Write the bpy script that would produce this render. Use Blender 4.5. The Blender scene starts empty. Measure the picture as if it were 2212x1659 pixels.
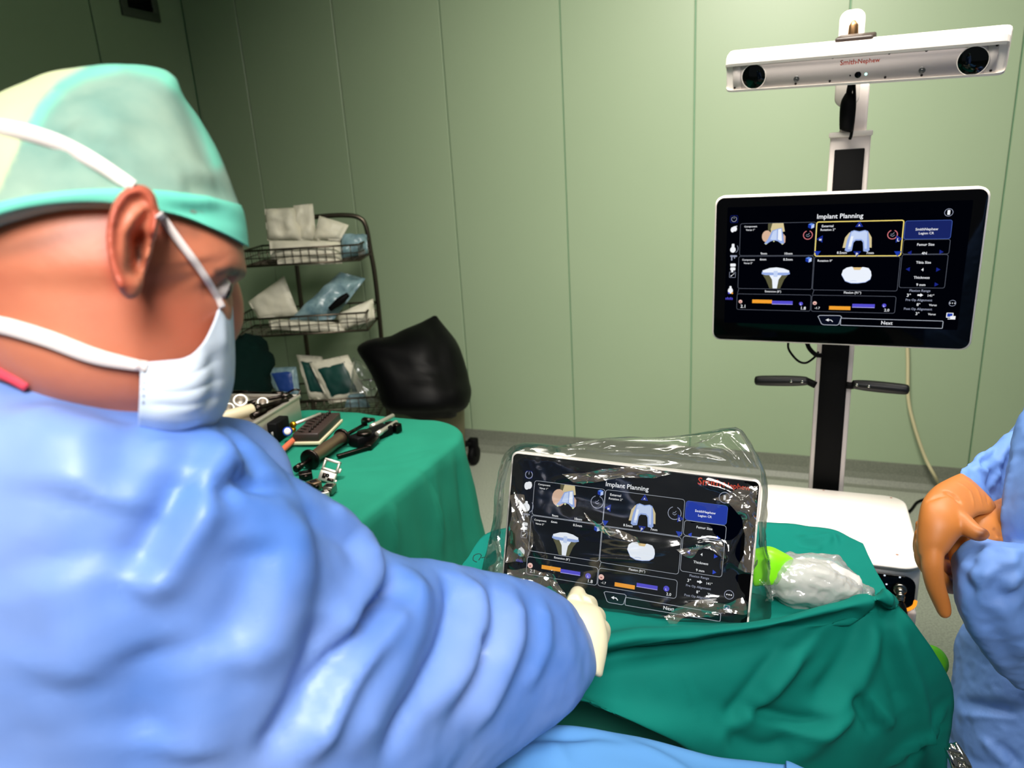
import bpy, bmesh, math, random
import numpy as np
from mathutils import Vector, Matrix, noise
from mathutils.bvhtree import BVHTree

random.seed(7)
np.random.seed(7)
S = bpy.context.scene
COL = S.collection

# ------------------------------------------------------------------ camera, world, lights, exposure
IW, IH, FP = 2212.0, 1659.0, 1550.0
PITCH, ROLL = math.radians(16.27), math.radians(-3.427)
fw = np.array([0, math.cos(PITCH), -math.sin(PITCH)])
_r = np.array([1.0, 0, 0]); _u = np.cross(_r, fw)
R = math.cos(ROLL)*_r + math.sin(ROLL)*_u
U = -math.sin(ROLL)*_r + math.cos(ROLL)*_u
C = np.array([0, 0, 1.5])
cd = bpy.data.cameras.new('camera')
cd.sensor_fit = 'HORIZONTAL'; cd.sensor_width = 36.0; cd.lens = FP/IW*36.0
cd.clip_start = 0.02; cd.clip_end = 50
cd.dof.use_dof = True; cd.dof.focus_distance = 1.02; cd.dof.aperture_fstop = 6.0
cam = bpy.data.objects.new('camera', cd); COL.objects.link(cam)
M4 = Matrix(((R[0], U[0], -fw[0], C[0]), (R[1], U[1], -fw[1], C[1]), (R[2], U[2], -fw[2], C[2]), (0, 0, 0, 1)))
cam.matrix_world = M4
S.camera = cam
S.view_settings.view_transform = 'Standard'
S.view_settings.look = 'None'
S.view_settings.gamma = 1.0
S.view_settings.use_curve_mapping = False
S.view_settings.exposure = 0.0

w = bpy.data.worlds.new('world'); S.world = w; w.use_nodes = True
w.node_tree.nodes['Background'].inputs[0].default_value = (0.85, 0.95, 1.0, 1)
w.node_tree.nodes['Background'].inputs[1].default_value = 0.10

def area(name, loc, target, size, power, col=(1, 1, 1), spread=180, shape='SQUARE', size_y=None):
    l = bpy.data.lights.new(name, 'AREA'); l.shape = shape; l.size = size
    if size_y: l.size_y = size_y
    l.energy = power; l.color = col; l.spread = math.radians(spread)
    o = bpy.data.objects.new(name, l); COL.objects.link(o)
    o.location = loc
    d = Vector(target) - Vector(loc)
    o.rotation_euler = d.to_track_quat('-Z', 'Y').to_euler()
    return o
area('ceiling_or_fill_light', (0.40, 1.50, 2.92), (1.06, 3.30, 0.75), 0.9, 84, (1.0, 0.94, 0.84), 122)
area('surgical_or_added_light', (0.10, 0.55, 2.55), (0.05, 0.65, 1.0), 0.5, 1.2, (1.0, 0.97, 0.93), 100, 'DISK')
area('surgical_or_added_light', (1.20, 1.2, 2.6), (0.85, 1.2, 0.7), 0.5, 6, (1.0, 0.96, 0.92), 85, 'DISK')
area('surgical_or_added_light', (-0.55, 1.45, 2.6), (-0.45, 1.55, 0.8), 0.4, 4, (1.0, 0.97, 0.93), 60, 'DISK')  # added overhead lamp that brightens the instrument table's top
area('ceiling_or_fill_light', (0.10, -0.85, 2.7), (-0.18, 0.5, 1.2), 0.8, 13, (1.0, 0.97, 0.94), 70)  # unseen fill added behind the viewpoint to brighten face and gown

# ------------------------------------------------------------------ picture point -> place in the room
def ray(x, y): return (x-IW/2)*R/FP - (y-IH/2)*U/FP + fw
def at(x, y, Y=None, Z=None, D=None):
    d = ray(x, y)
    k = Y/d[1] if Y is not None else ((Z-C[2])/d[2] if Z is not None else D)
    return C + d*k
def on_plane(x, y, o, n):
    d = ray(x, y); return C + d*(np.dot(o-C, n)/np.dot(d, n))
def nrm(v): v = np.asarray(v, float); return v/(np.linalg.norm(v)+1e-12)

# ------------------------------------------------------------------ materials
def lin(c): return tuple(((v/255)/12.92 if v/255 <= .04045 else ((v/255+.055)/1.055)**2.4) for v in c)
MATS = {}
def mat(name, rgb, rough=.5, metal=0, var=None, bump=None, spec=.5, sheen=0, sss=0, attr=None, trans=0, coat=0):
    """rgb 0-255; var=(scale, rgb2, contrast) mixes a noise colour; bump=(scale, strength, distance)"""
    if name in MATS: return MATS[name]
    m = bpy.data.materials.new(name); m.use_nodes = True
    nt = m.node_tree; b = nt.nodes['Principled BSDF']
    b.inputs['Base Color'].default_value = (*lin(rgb), 1)
    b.inputs['Roughness'].default_value = rough
    b.inputs['Metallic'].default_value = metal
    b.inputs['Specular IOR Level'].default_value = spec
    if sheen: b.inputs['Sheen Weight'].default_value = sheen
    if coat: b.inputs['Coat Weight'].default_value = coat
    if sss:
        b.inputs['Subsurface Weight'].default_value = sss
        b.inputs['Subsurface Radius'].default_value = (1, .35, .2)
        b.inputs['Subsurface Scale'].default_value = .006
    tc = nt.nodes.new('ShaderNodeTexCoord')
    last = None
    if var:
        n = nt.nodes.new('ShaderNodeTexNoise'); n.inputs['Scale'].default_value = var[0]; n.inputs['Detail'].default_value = 5
        nt.links.new(tc.outputs['Object'], n.inputs['Vector'])
        r = nt.nodes.new('ShaderNodeValToRGB')
        c = var[2] if len(var) > 2 else .25
        r.color_ramp.elements[0].position = .5-c; r.color_ramp.elements[1].position = .5+c
        r.color_ramp.elements[0].color = (*lin(rgb), 1); r.color_ramp.elements[1].color = (*lin(var[1]), 1)
        nt.links.new(n.outputs['Fac'], r.inputs['Fac']); last = r.outputs['Color']
        nt.links.new(last, b.inputs['Base Color'])
    if attr:   # attr=(name, rgb): blend to rgb where the vertex attribute is 1
        for an, ac in attr:
            a = nt.nodes.new('ShaderNodeAttribute'); a.attribute_name = an
            mx = nt.nodes.new('ShaderNodeMix'); mx.data_type = 'RGBA'
            nt.links.new(a.outputs['Fac'], mx.inputs[0])
            if last: nt.links.new(last, mx.inputs[6])
            else: mx.inputs[6].default_value = (*lin(rgb), 1)
            mx.inputs[7].default_value = (*lin(ac), 1)
            last = mx.outputs[2]
        nt.links.new(last, b.inputs['Base Color'])
    if bump:
        n2 = nt.nodes.new('ShaderNodeTexNoise'); n2.inputs['Scale'].default_value = bump[0]; n2.inputs['Detail'].default_value = 3
        nt.links.new(tc.outputs['Object'], n2.inputs['Vector'])
        bp = nt.nodes.new('ShaderNodeBump'); bp.inputs['Strength'].default_value = bump[1]; bp.inputs['Distance'].default_value = bump[2]
        nt.links.new(n2.outputs['Fac'], bp.inputs['Height']); nt.links.new(bp.outputs['Normal'], b.inputs['Normal'])
    if trans:
        tb = nt.nodes.new('ShaderNodeBsdfTranslucent')
        if last: nt.links.new(last, tb.inputs['Color'])
        else: tb.inputs['Color'].default_value = (*lin(rgb), 1)
        ms = nt.nodes.new('ShaderNodeMixShader'); ms.inputs[0].default_value = trans
        nt.links.new(b.outputs[0], ms.inputs[1]); nt.links.new(tb.outputs[0], ms.inputs[2])
        nt.links.new(ms.outputs[0], nt.nodes['Material Output'].inputs['Surface'])
    MATS[name] = m; return m
def emit(rgb, strength=1.0):
    k = ('glow', tuple(rgb), strength)
    if k in MATS: return MATS[k]
    m = bpy.data.materials.new('screen_glow'); m.use_nodes = True; nt = m.node_tree
    nt.nodes.remove(nt.nodes['Principled BSDF'])
    e = nt.nodes.new('ShaderNodeEmission'); e.inputs[0].default_value = (*lin(rgb), 1); e.inputs[1].default_value = strength
    nt.links.new(e.outputs[0], nt.nodes['Material Output'].inputs['Surface'])
    MATS[k] = m; return m
def film(name, haze=.05, tint=(255, 255, 255), refl=.5, rough=.09, base=.05):
    if name in MATS: return MATS[name]
    m = bpy.data.materials.new(name); m.use_nodes = True; nt = m.node_tree
    nt.nodes.remove(nt.nodes['Principled BSDF'])
    t = nt.nodes.new('ShaderNodeBsdfTransparent'); t.inputs[0].default_value = (.97, .98, .97, 1)
    d = nt.nodes.new('ShaderNodeBsdfDiffuse'); d.inputs[0].default_value = (*lin(tint), 1)
    g = nt.nodes.new('ShaderNodeBsdfGlossy'); g.inputs['Roughness'].default_value = rough
    a = nt.nodes.new('ShaderNodeMixShader'); a.inputs[0].default_value = haze
    nt.links.new(t.outputs[0], a.inputs[1]); nt.links.new(d.outputs[0], a.inputs[2])
    lw = nt.nodes.new('ShaderNodeLayerWeight'); lw.inputs[0].default_value = .35
    mp = nt.nodes.new('ShaderNodeMapRange')
    mp.inputs['To Min'].default_value = base; mp.inputs['To Max'].default_value = refl
    nt.links.new(lw.outputs['Fresnel'], mp.inputs['Value'])
    b = nt.nodes.new('ShaderNodeMixShader')
    nt.links.new(mp.outputs[0], b.inputs[0]); nt.links.new(a.outputs[0], b.inputs[1]); nt.links.new(g.outputs[0], b.inputs[2])
    nt.links.new(b.outputs[0], nt.nodes['Material Output'].inputs['Surface'])
    MATS[name] = m; return m

# ------------------------------------------------------------------ objects
def tag(o, label=None, cat=None, group=None, kind=None):
    if label: o['label'] = label
    if cat: o['category'] = cat
    if group: o['group'] = group
    if kind: o['kind'] = kind
    return o
def thing(name, label, cat, loc=(0, 0, 0), group=None):
    o = bpy.data.objects.new(name, None); COL.objects.link(o); o.location = Vector([float(v) for v in loc])
    o.empty_display_size = .05
    return tag(o, label, cat, group)
def adopt(o, parent):
    o.parent = parent
    if parent.type == 'EMPTY': o.matrix_parent_inverse = Matrix.Translation(-parent.location)
    else: o.matrix_parent_inverse = Matrix.Translation(-parent.location) if parent.parent is None else Matrix.Identity(4)
def mo(name, V, Fc, m, parent=None, smooth=True, mi=None, attrs=None, solid=0, subsurf=0):
    """one mesh object in world coordinates; a top-level one gets its origin at its base"""
    V = np.asarray(V, float)
    loc = np.zeros(3)
    if parent is None and len(V):
        lo, hi = V.min(0), V.max(0); loc = np.array([(lo[0]+hi[0])/2, (lo[1]+hi[1])/2, lo[2]])
    me = bpy.data.meshes.new(name)
    me.from_pydata([tuple(v) for v in (V-loc).tolist()], [], [tuple(int(i) for i in f) for f in Fc])
    for x in (m if isinstance(m, (list, tuple)) else [m]): me.materials.append(x)
    if smooth: me.polygons.foreach_set('use_smooth', [True]*len(me.polygons))
    if mi is not None: me.polygons.foreach_set('material_index', list(mi))
    if attrs:
        for k, vals in attrs.items():
            a = me.attributes.new(k, 'FLOAT', 'POINT'); a.data.foreach_set('value', np.asarray(vals, float))
    me.update()
    o = bpy.data.objects.new(name, me); COL.objects.link(o); o.location = loc.tolist()
    if parent is not None: adopt(o, parent)
    if solid:
        md = o.modifiers.new('solid', 'SOLIDIFY'); md.thickness = solid; md.offset = -1
    if subsurf:
        md = o.modifiers.new('sub', 'SUBSURF'); md.levels = subsurf; md.render_levels = subsurf
    return o
def copy_tree(o, offset, label=None):
    c = o.copy(); COL.objects.link(c); c.location = o.location + Vector(offset)
    if label: c['label'] = label
    for ch in o.children:
        d = ch.copy(); COL.objects.link(d); d.parent = c
    return c

# ------------------------------------------------------------------ shapes (arrays of vertices and faces)
def join(*parts):
    V, Fc, n = [], [], 0
    for v, f in parts:
        V.append(np.asarray(v, float)); Fc += [[i+n for i in q] for q in f]; n += len(v)
    return np.vstack(V), Fc
def frame_from(z, x=None):
    z = nrm(z)
    if x is None: x = np.array([0, 0, 1.]) if abs(z[2]) < .9 else np.array([1., 0, 0])
    x = nrm(x - z*np.dot(x, z)); return x, np.cross(z, x), z
def box(c, ax, half, bev=0.0, seg=2):
    """c centre, ax three unit axes, half three half sizes; bevelled"""
    bm = bmesh.new(); bmesh.ops.create_cube(bm, size=2)
    for v in bm.verts: v.co = Vector((v.co.x*half[0], v.co.y*half[1], v.co.z*half[2]))
    if bev: bmesh.ops.bevel(bm, geom=list(bm.edges), offset=bev, segments=seg, profile=.5, affect='EDGES')
    A = np.array(ax)
    V = np.array([np.asarray(c)+A.T@np.array(v.co) for v in bm.verts]); bm.verts.index_update()
    Fc = [[v.index for v in f.verts] for f in bm.faces]; bm.free(); return V, Fc
def prism(poly, o, ex, ey, ez, depth, bev=0):
    """2D outline (list of (a,b)) in plane ex,ey extruded by depth along ez"""
    bm = bmesh.new(); vs = [bm.verts.new((a, b, 0)) for a, b in poly]; f = bm.faces.new(vs)
    r = bmesh.ops.extrude_face_region(bm, geom=[f])
    bmesh.ops.translate(bm, vec=(0, 0, depth), verts=[g for g in r['geom'] if isinstance(g, bmesh.types.BMVert)])
    if bev: bmesh.ops.bevel(bm, geom=[e for e in bm.edges if len(e.link_faces) == 2 and e.calc_face_angle(0) > .6], offset=bev, segments=2, profile=.5, affect='EDGES')
    bmesh.ops.recalc_face_normals(bm, faces=bm.faces)
    V = np.array([np.asarray(o)+v.co.x*np.asarray(ex)+v.co.y*np.asarray(ey)+v.co.z*np.asarray(ez) for v in bm.verts]); bm.verts.index_update()
    Fc = [[v.index for v in g.verts] for g in bm.faces]; bm.free(); return V, Fc
def rrect(w, h, r, n=6):
    pts = []
    for cx, cy, a0 in ((w-r, h-r, 0), (r, h-r, 90), (r, r, 180), (w-r, r, 270)):
        for k in range(n+1):
            a = math.radians(a0+90*k/n); pts.append((cx+r*math.cos(a), cy+r*math.sin(a)))
    return pts
def loft(rings, caps=True, closed=True):
    n = len(rings[0]); V = np.vstack(rings); Fc = []
    for i in range(len(rings)-1):
        for j in range(n if closed else n-1):
            k = (j+1) % n
            Fc.append([i*n+j, i*n+k, (i+1)*n+k, (i+1)*n+j])
    if caps and closed:
        a, b = len(V), len(V)+1
        V = np.vstack([V, rings[0].mean(0), rings[-1].mean(0)])
        m = (len(rings)-1)*n
        for j in range(n):
            k = (j+1) % n
            Fc.append([a, k, j]); Fc.append([b, m+j, m+k])
    return V, Fc
def cr(P, sub):
    """Catmull-Rom through the rows of P"""
    P = np.asarray(P, float)
    if len(P) < 3 or sub < 2:
        t = np.linspace(0, len(P)-1, (len(P)-1)*max(sub, 1)+1); i = np.minimum(t.astype(int), len(P)-2); f = (t-i).reshape((-1,)+(1,)*(P.ndim-1))
        return P[i]*(1-f)+P[i+1]*f
    E = np.concatenate([[2*P[0]-P[1]], P, [2*P[-1]-P[-2]]])
    t = np.linspace(0, len(P)-1, (len(P)-1)*sub+1); i = np.minimum(t.astype(int), len(P)-2); f = (t-i).reshape((-1,)+(1,)*(P.ndim-1))
    p0, p1, p2, p3 = E[i], E[i+1], E[i+2], E[i+3]
    return .5*(2*p1+(p2-p0)*f+(2*p0-5*p1+4*p2-p3)*f**2+(3*p1-p0-3*p2+p3)*f**3)
def tube(path, rad, n=12, sub=6, caps=True):
    """round tube through 3D points with a radius per point"""
    P = np.asarray(path, float); rr = np.full(len(P), rad) if np.isscalar(rad) else np.asarray(rad, float)
    Q = cr(np.hstack([P, rr[:, None]]), sub); P, rr = Q[:, :3], np.maximum(Q[:, 3], 1e-4)
    T = np.gradient(P, axis=0); x, y, z = frame_from(T[0]); rings = []
    for i in range(len(P)):
        z = nrm(T[i]); x = nrm(x - z*np.dot(x, z)); y = np.cross(z, x)
        a = np.linspace(0, 2*math.pi, n, endpoint=False)
        rings.append(P[i]+rr[i]*(np.cos(a)[:, None]*x+np.sin(a)[:, None]*y))
    return loft(rings, caps)
def lathe(o, axis, prof, n=24):
    """prof: list of (distance along axis, radius)"""
    x, y, z = frame_from(axis); a = np.linspace(0, 2*math.pi, n, endpoint=False)
    return loft([np.asarray(o)+z*t+r*(np.cos(a)[:, None]*x+np.sin(a)[:, None]*y) for t, r in prof])
def bodyloft(nodes, n=40, sub=6, ex=2.0, lift=None, round_ends=(True, True)):
    """nodes: (xA,yA,DA, xB,yB,DB, half thickness): a body whose cross-sections reach from A to B, half thickness in depth"""
    N = []
    for q in nodes:
        A, B = at(q[0], q[1], D=q[2]), at(q[3], q[4], D=q[5]); N.append(np.concatenate([A, B, [q[6], q[7] if len(q) > 7 else 0]]))
    N = np.array(N); Q = cr(N, sub) if sub > 1 else N
    cen = (Q[:, :3]+Q[:, 3:6])/2; T = np.gradient(cen, axis=0); rings = []
    a = np.linspace(0, 2*math.pi, n, endpoint=False); ca, sa = np.cos(a), np.sin(a)
    sc = np.sign(ca)*np.abs(ca)**(2/ex); ss = np.sign(sa)*np.abs(sa)**(2/ex)
    for i in range(len(Q)):
        h = (Q[i, 3:6]-Q[i, :3])/2; hn = nrm(h)
        v = nrm(cen[i]-C); d = nrm(v - hn*np.dot(v, hn))
        up = np.cross(hn, d)
        if np.dot(up, U) < 0: up = -up
        rings.append(cen[i]+sc[:, None]*h+ss[:, None]*d*Q[i, 6]+(ss**2)[:, None]*up*Q[i, 7])
    for e, s in ((0, 1), (-1, -1)):
        if round_ends[e]:
            c0 = rings[e].mean(0); c1 = rings[1 if e == 0 else -2].mean(0); step = nrm(c0-c1)*np.linalg.norm(rings[e]-c0, axis=1).min()*.35
            ext = [c0+(rings[e]-c0)*f+step*g for f, g in ((.86, .5), (.6, .85), (.3, 1.0))]
            rings = list(reversed(ext))+rings if e == 0 else rings+ext
    return loft(rings)
def grid_faces(m, n): return [[i*n+j, i*n+j+1, (i+1)*n+j+1, (i+1)*n+j] for i in range(m-1) for j in range(n-1)]
def patch(G, su=6, sv=6):
    """smooth sheet through a grid of 3D points"""
    G = np.asarray(G, float); A = cr(G, su); B = np.swapaxes(cr(np.swapaxes(A, 0, 1), sv), 0, 1)
    m, n = B.shape[:2]; return B.reshape(-1, 3), grid_faces(m, n), (m, n)
def vnormals(V, Fc):
    N = np.zeros_like(V)
    by = {}
    for f in Fc: by.setdefault(len(f), []).append(f)
    for k, fs in by.items():
        f = np.array(fs); a = V[f[:, 2 % k]]-V[f[:, 0]]; b = V[f[:, (3 if k > 3 else 2) % k]]-V[f[:, 1]]
        nn = np.cross(a, b)
        for c in range(k): np.add.at(N, f[:, c], nn)
    return N/(np.linalg.norm(N, axis=1, keepdims=True)+1e-12)
def laplace(V, Fc, it=2, lam=.5):
    E = set()
    for f in Fc:
        for i in range(len(f)): E.add((min(f[i], f[i-1]), max(f[i], f[i-1])))
    E = np.array(list(E)); cnt = np.zeros(len(V)); np.add.at(cnt, E[:, 0], 1); np.add.at(cnt, E[:, 1], 1)
    for _ in range(it):
        Sm = np.zeros_like(V); np.add.at(Sm, E[:, 0], V[E[:, 1]]); np.add.at(Sm, E[:, 1], V[E[:, 0]])
        V = V+lam*(Sm/np.maximum(cnt, 1)[:, None]-V)
    return V
def union(parts, voxel, it=3):
    """one continuous closed surface round several overlapping closed parts"""
    V, Fc = join(*parts)
    me = bpy.data.meshes.new('tmp'); me.from_pydata(V.tolist(), [], Fc)
    o = bpy.data.objects.new('tmp', me); COL.objects.link(o)
    md = o.modifiers.new('r', 'REMESH'); md.mode = 'VOXEL'; md.voxel_size = voxel; md.adaptivity = 0
    e = o.evaluated_get(bpy.context.evaluated_depsgraph_get()); m2 = e.to_mesh()
    V2 = np.empty(len(m2.vertices)*3); m2.vertices.foreach_get('co', V2); V2 = V2.reshape(-1, 3)
    F2 = [list(p.vertices) for p in m2.polygons]
    e.to_mesh_clear(); bpy.data.objects.remove(o); bpy.data.meshes.remove(me)
    return (laplace(V2, F2, it) if it else V2), F2
def bvh(V, Fc): return BVHTree.FromPolygons([tuple(v) for v in V.tolist()], [tuple(f) for f in Fc])
def hit(b, x, y):
    d = Vector(nrm(ray(x, y))); r = b.ray_cast(Vector(C), d); return None if r[0] is None else np.array(r[0])
def lay(b, pts, off=0.0, step=14):
    """a line of picture points laid on a surface, `off` metres in front of it"""
    P = np.array([p[:2] for p in pts], float); n = max(2, int(np.linalg.norm(np.diff(P, axis=0), axis=1).sum()/step/max(len(P)-1, 1)))
    Q = cr(P, n); out = []; last = None
    for x, y in Q:
        h = hit(b, x, y)
        if h is not None: out.append(h-nrm(h-C)*off); last = 1
    return np.array(out)
def folds(V, Fc, lines, b=None, N=None):
    """lines: (picture points, height, width[, sharp]); positive raises a ridge, negative cuts a crease"""
    b = b or bvh(V, Fc); N = vnormals(V, Fc) if N is None else N; disp = np.zeros(len(V))
    for q in lines:
        L = lay(b, q[0], 0, 18)
        if len(L) < 2: continue
        amp, wd = q[1], q[2]; sharp = len(q) > 3 and q[3]
        lo, hi = L.min(0)-3*wd, L.max(0)+3*wd
        idx = np.where(((V > lo) & (V < hi)).all(1))[0]
        if not len(idx): continue
        P = V[idx]; best = np.full(len(idx), 1e9); tt = np.zeros(len(idx)); n = len(L)-1
        for i in range(n):
            a, d = L[i], L[i+1]-L[i]; t = np.clip(((P-a)@d)/(d@d+1e-12), 0, 1)
            ds = np.linalg.norm(P-a-t[:, None]*d, axis=1); k = ds < best
            best[k] = ds[k]; tt[k] = (i+t[k])/n
        tap = np.clip(np.minimum(tt, 1-tt)*5, .12, 1)
        prof = np.exp(-best/wd*1.3) if sharp else np.exp(-(best/wd)**2)
        disp[idx] += amp*tap*prof
    return V+N*disp[:, None]
def fbm(V, scale, amp, seed=0., octv=3, ridged=False, Nn=None, stretch=(1, 1, 1)):
    out = np.empty(len(V))
    for i, p in enumerate(V):
        a, s, t = 1., scale, 0.
        for k in range(octv):
            v = noise.noise(Vector((p[0]*s*stretch[0]+seed, p[1]*s*stretch[1]+seed*1.7, p[2]*s*stretch[2]-seed)))
            t += a*((1-2*abs(v)) if ridged else v); a *= .5; s *= 2.1
        out[i] = t
    return V+(Nn*(out*amp)[:, None] if Nn is not None else 0), out
def ribbon(L, width, ups=None, nw=3):
    """flat band along 3D points facing the camera side; width scalar or per point"""
    L = np.asarray(L); wd = np.full(len(L), width) if np.isscalar(width) else np.interp(np.linspace(0, 1, len(L)), np.linspace(0, 1, len(width)), width)
    T = np.gradient(L, axis=0); rows = []
    for i in range(len(L)):
        v = nrm(L[i]-C); s = nrm(np.cross(T[i], v)); rows.append([L[i]+s*wd[i]*f for f in np.linspace(-.5, .5, nw)])
    V = np.array(rows).reshape(-1, 3); return V, grid_faces(len(L), nw)
def pouch(q, thick, crumple, seed=0, n=14, e=4):
    """a soft packet: four 3D corners, bulging by `thick` on both sides, with creases"""
    q = np.asarray(q, float); u = np.linspace(0, 1, n); g = np.array([[(1-a)*((1-b)*q[0]+b*q[1])+a*((1-b)*q[3]+b*q[2]) for b in u] for a in u])
    nn = nrm(np.cross(q[1]-q[0], q[3]-q[0])); bul = np.array([[(1-abs(2*a-1)**e)*(1-abs(2*b-1)**e) for b in u] for a in u])**.5
    P = []
    for s in (-1, 1):
        G = g+nn*(s*thick*bul)[..., None]; V = G.reshape(-1, 3)
        _, f = fbm(V, 14, 1, seed+s, 3, True)
        V = V+nn*(crumple*f*(bul.reshape(-1)*.8+.2))[:, None]; P.append(V)
    Fa = grid_faces(n, n); Fb = [list(reversed(f)) for f in Fa]
    bd = [j for j in range(n)]+[i*n+n-1 for i in range(1, n)]+[(n-1)*n+j for j in range(n-2, -1, -1)]+[i*n for i in range(n-2, 0, -1)]
    m = n*n; side = [[bd[i], bd[(i+1) % len(bd)], bd[(i+1) % len(bd)]+m, bd[i]+m] for i in range(len(bd))]
    V, Fc = join((P[0], Fa), (P[1], Fb)); return V, Fc+side
def crease(V, N, amp, lams, seed=0, warp=.25):
    """long straight crossing fold lines, as in thin plastic film"""
    rs = np.random.RandomState(seed); h = np.zeros(len(V))
    wv = np.array([noise.noise(Vector((p[0]*9+seed, p[1]*9, p[2]*9))) for p in V])
    for lam in lams:
        d = rs.normal(size=3); d /= np.linalg.norm(d); t = (V@d)/lam+rs.rand()*2+wv*warp*.1/lam
        h += lam*(1-2*np.abs(t % 2-1))*rs.uniform(.5, 1)
    return V+N*(amp*h/np.mean(lams))[:, None]

# ------------------------------------------------------------------ the room
YAW = math.radians(-22.21)
TT = np.array([math.cos(YAW), math.sin(YAW), 0]); NN = np.array([-math.sin(YAW), math.cos(YAW), 0]); ZZ = np.array([0, 0, 1.])
DW, SP = 3.5, .6125
XC = -3.288                                  # the corner, along TT
G_WALL = mat('wall_panel_green', (152, 170, 140), .42, var=(1.3, (147, 166, 136), .3), bump=(60, .04, .002))
G_JOINT = mat('wall_joint_green', (106, 160, 124), .5)
VINYL = mat('vinyl_floor', (168, 172, 158), .38, var=(160, (128, 134, 122), .2), bump=(200, .05, .001))
SKIRT = mat('vinyl_skirting', (122, 126, 112), .45, var=(140, (96, 101, 90), .25))
CEIL = mat('ceiling_white', (215, 218, 210), .7)
H = 3.0
def wp(t, n, z): return TT*t+NN*n+ZZ*z
def struct(name, V, Fc, m, parent=None, **k):
    o = mo(name, V, Fc, m, parent, smooth=False, **k)
    if parent is None: o['kind'] = 'structure'
    return o
fl = struct('floor', *box(wp(-.2, 1.0, -.05), (TT, NN, ZZ), (3.3, 2.75, .05)), VINYL)
ce = struct('ceiling', *box(wp(-.2, 1.0, H+.05), (TT, NN, ZZ), (3.3, 2.75, .05)), CEIL)
wb = struct('wall_back', *box(wp(-.2, DW+.07, H/2), (TT, NN, ZZ), (3.3, .06, H/2)), G_JOINT)
first = DW*(-1.009)
edges = [XC]+[first+SP*k for k in range(1, 12) if first+SP*k < 3.0]+[3.1]
for a, b in zip(edges[:-1], edges[1:]):
    struct('panel', *box(wp((a+b)/2, DW+.005, (H+.11)/2), (TT, NN, ZZ), ((b-a)/2-.0024, .006, (H-.11)/2), .003, 1), G_WALL, wb)
# left wall, at right angles
def on_left(x, y): return on_plane(x, y, TT*XC, TT)
wl = struct('wall_left', *box(wp(XC-.07, 1.0, H/2), (NN, TT, ZZ), (2.56, .06, H/2)), G_JOINT)
s0 = float(on_left(203, 55)@NN)
le = [DW]+[s0-SP*k for k in range(0, 8)]
for a, b in zip(le[:-1], le[1:]):
    struct('panel', *box(wp(XC-.005, (a+b)/2, (H+.11)/2), (NN, TT, ZZ), ((a-b)/2-.004, .006, (H-.11)/2), .003, 1), G_WALL, wl)
def skirting(name, p, axis, out, length):
    prof = [(0, .115), (.008, .115), (.010, .06), (.018, .03), (.04, .008), (.06, .001), (0, .001)]
    return struct(name, *prism([(a, b) for a, b in prof], p, out, ZZ, axis, length), SKIRT)
skirting('baseboard_back', wp(XC, DW, 0), TT, -NN, 6.3)
skirting('baseboard_left', wp(XC, -1.5, 0), NN, TT, 5.0)
# dark vent high on the left wall
v0, v1, v2 = on_left(262, 30), on_left(342, 36), on_left(302, 14)
vt = thing('wall_vent', 'dark grey framed vent opening high on the left wall', 'vent', v2)
n0, n1, zb = float(v0@NN), float(v1@NN), float(v0[2])
GREYM = mat('vent_frame_grey', (70, 78, 66), .5); BLK = mat('matte_black', (5, 5, 6), .6, spec=.12)
cn, hn = (n0+n1)/2, abs(n1-n0)/2
for z in (zb, zb+.34): mo('frame_rail', *box(wp(XC+.008, cn, z+.015), (NN, TT, ZZ), (hn, .008, .022), .003), GREYM, vt)
for s in (-1, 1): mo('frame_stile', *box(wp(XC+.008, cn+s*(hn-.02), zb+.185), (NN, TT, ZZ), (.02, .0078, .15), .003), GREYM, vt)
mo('opening', *box(wp(XC+.003, cn, zb+.185), (NN, TT, ZZ), (hn-.04, .002, .15)), BLK, vt)
for k in range(6): mo('slat', *box(wp(XC+.007, cn, zb+.06+.05*k), (NN, nrm(TT+ZZ*.8), nrm(ZZ-TT*.8)), (hn-.04, .0015, .010)), BLK, vt)

# ------------------------------------------------------------------ trolley with three wire trays, by the back wall
STEEL = mat('brushed_steel', (150, 146, 136), .28, 1.0)
DSTEEL = mat('dull_steel', (92, 84, 74), .34, 1.0)
CHROME = mat('chrome', (200, 198, 192), .12, 1.0)
PAPER = mat('white_paper_pack', (240, 234, 212), .5, var=(18, (214, 210, 192), .3), trans=.1)
CLEARBAG = mat('bluish_bag', (150, 178, 184), .28, var=(24, (92, 124, 136), .22))
TEALBAG = mat('dark_teal_pack', (16, 70, 62), .45, var=(10, (8, 48, 46), .3))
BLUEPK = mat('blue_pack', (30, 66, 140), .4)
FILMG = film('packet_film', .10, (220, 228, 220), .6, .12, .06)
RY = 3.85
def rk(x, y, dy=0): return at(x, y, Y=RY+dy)
rt = thing('instrument_trolley', 'chrome tube trolley holding three wire trays of packets by the back wall', 'trolley', (rk(730, 900)[0], RY, 0))
p = [rk(838, 900), rk(815, 640), rk(800, 540), rk(790, 488), rk(775, 470, .0), rk(745, 465), rk(700, 467), rk(655, 473), rk(640, 492), rk(638, 540), rk(650, 650), rk(664, 760), rk(676, 900)]
p[0][2] = .03; p[-1][2] = .03
mo('frame', *tube(p, .0125, 12, 6), DSTEEL, rt)
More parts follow.
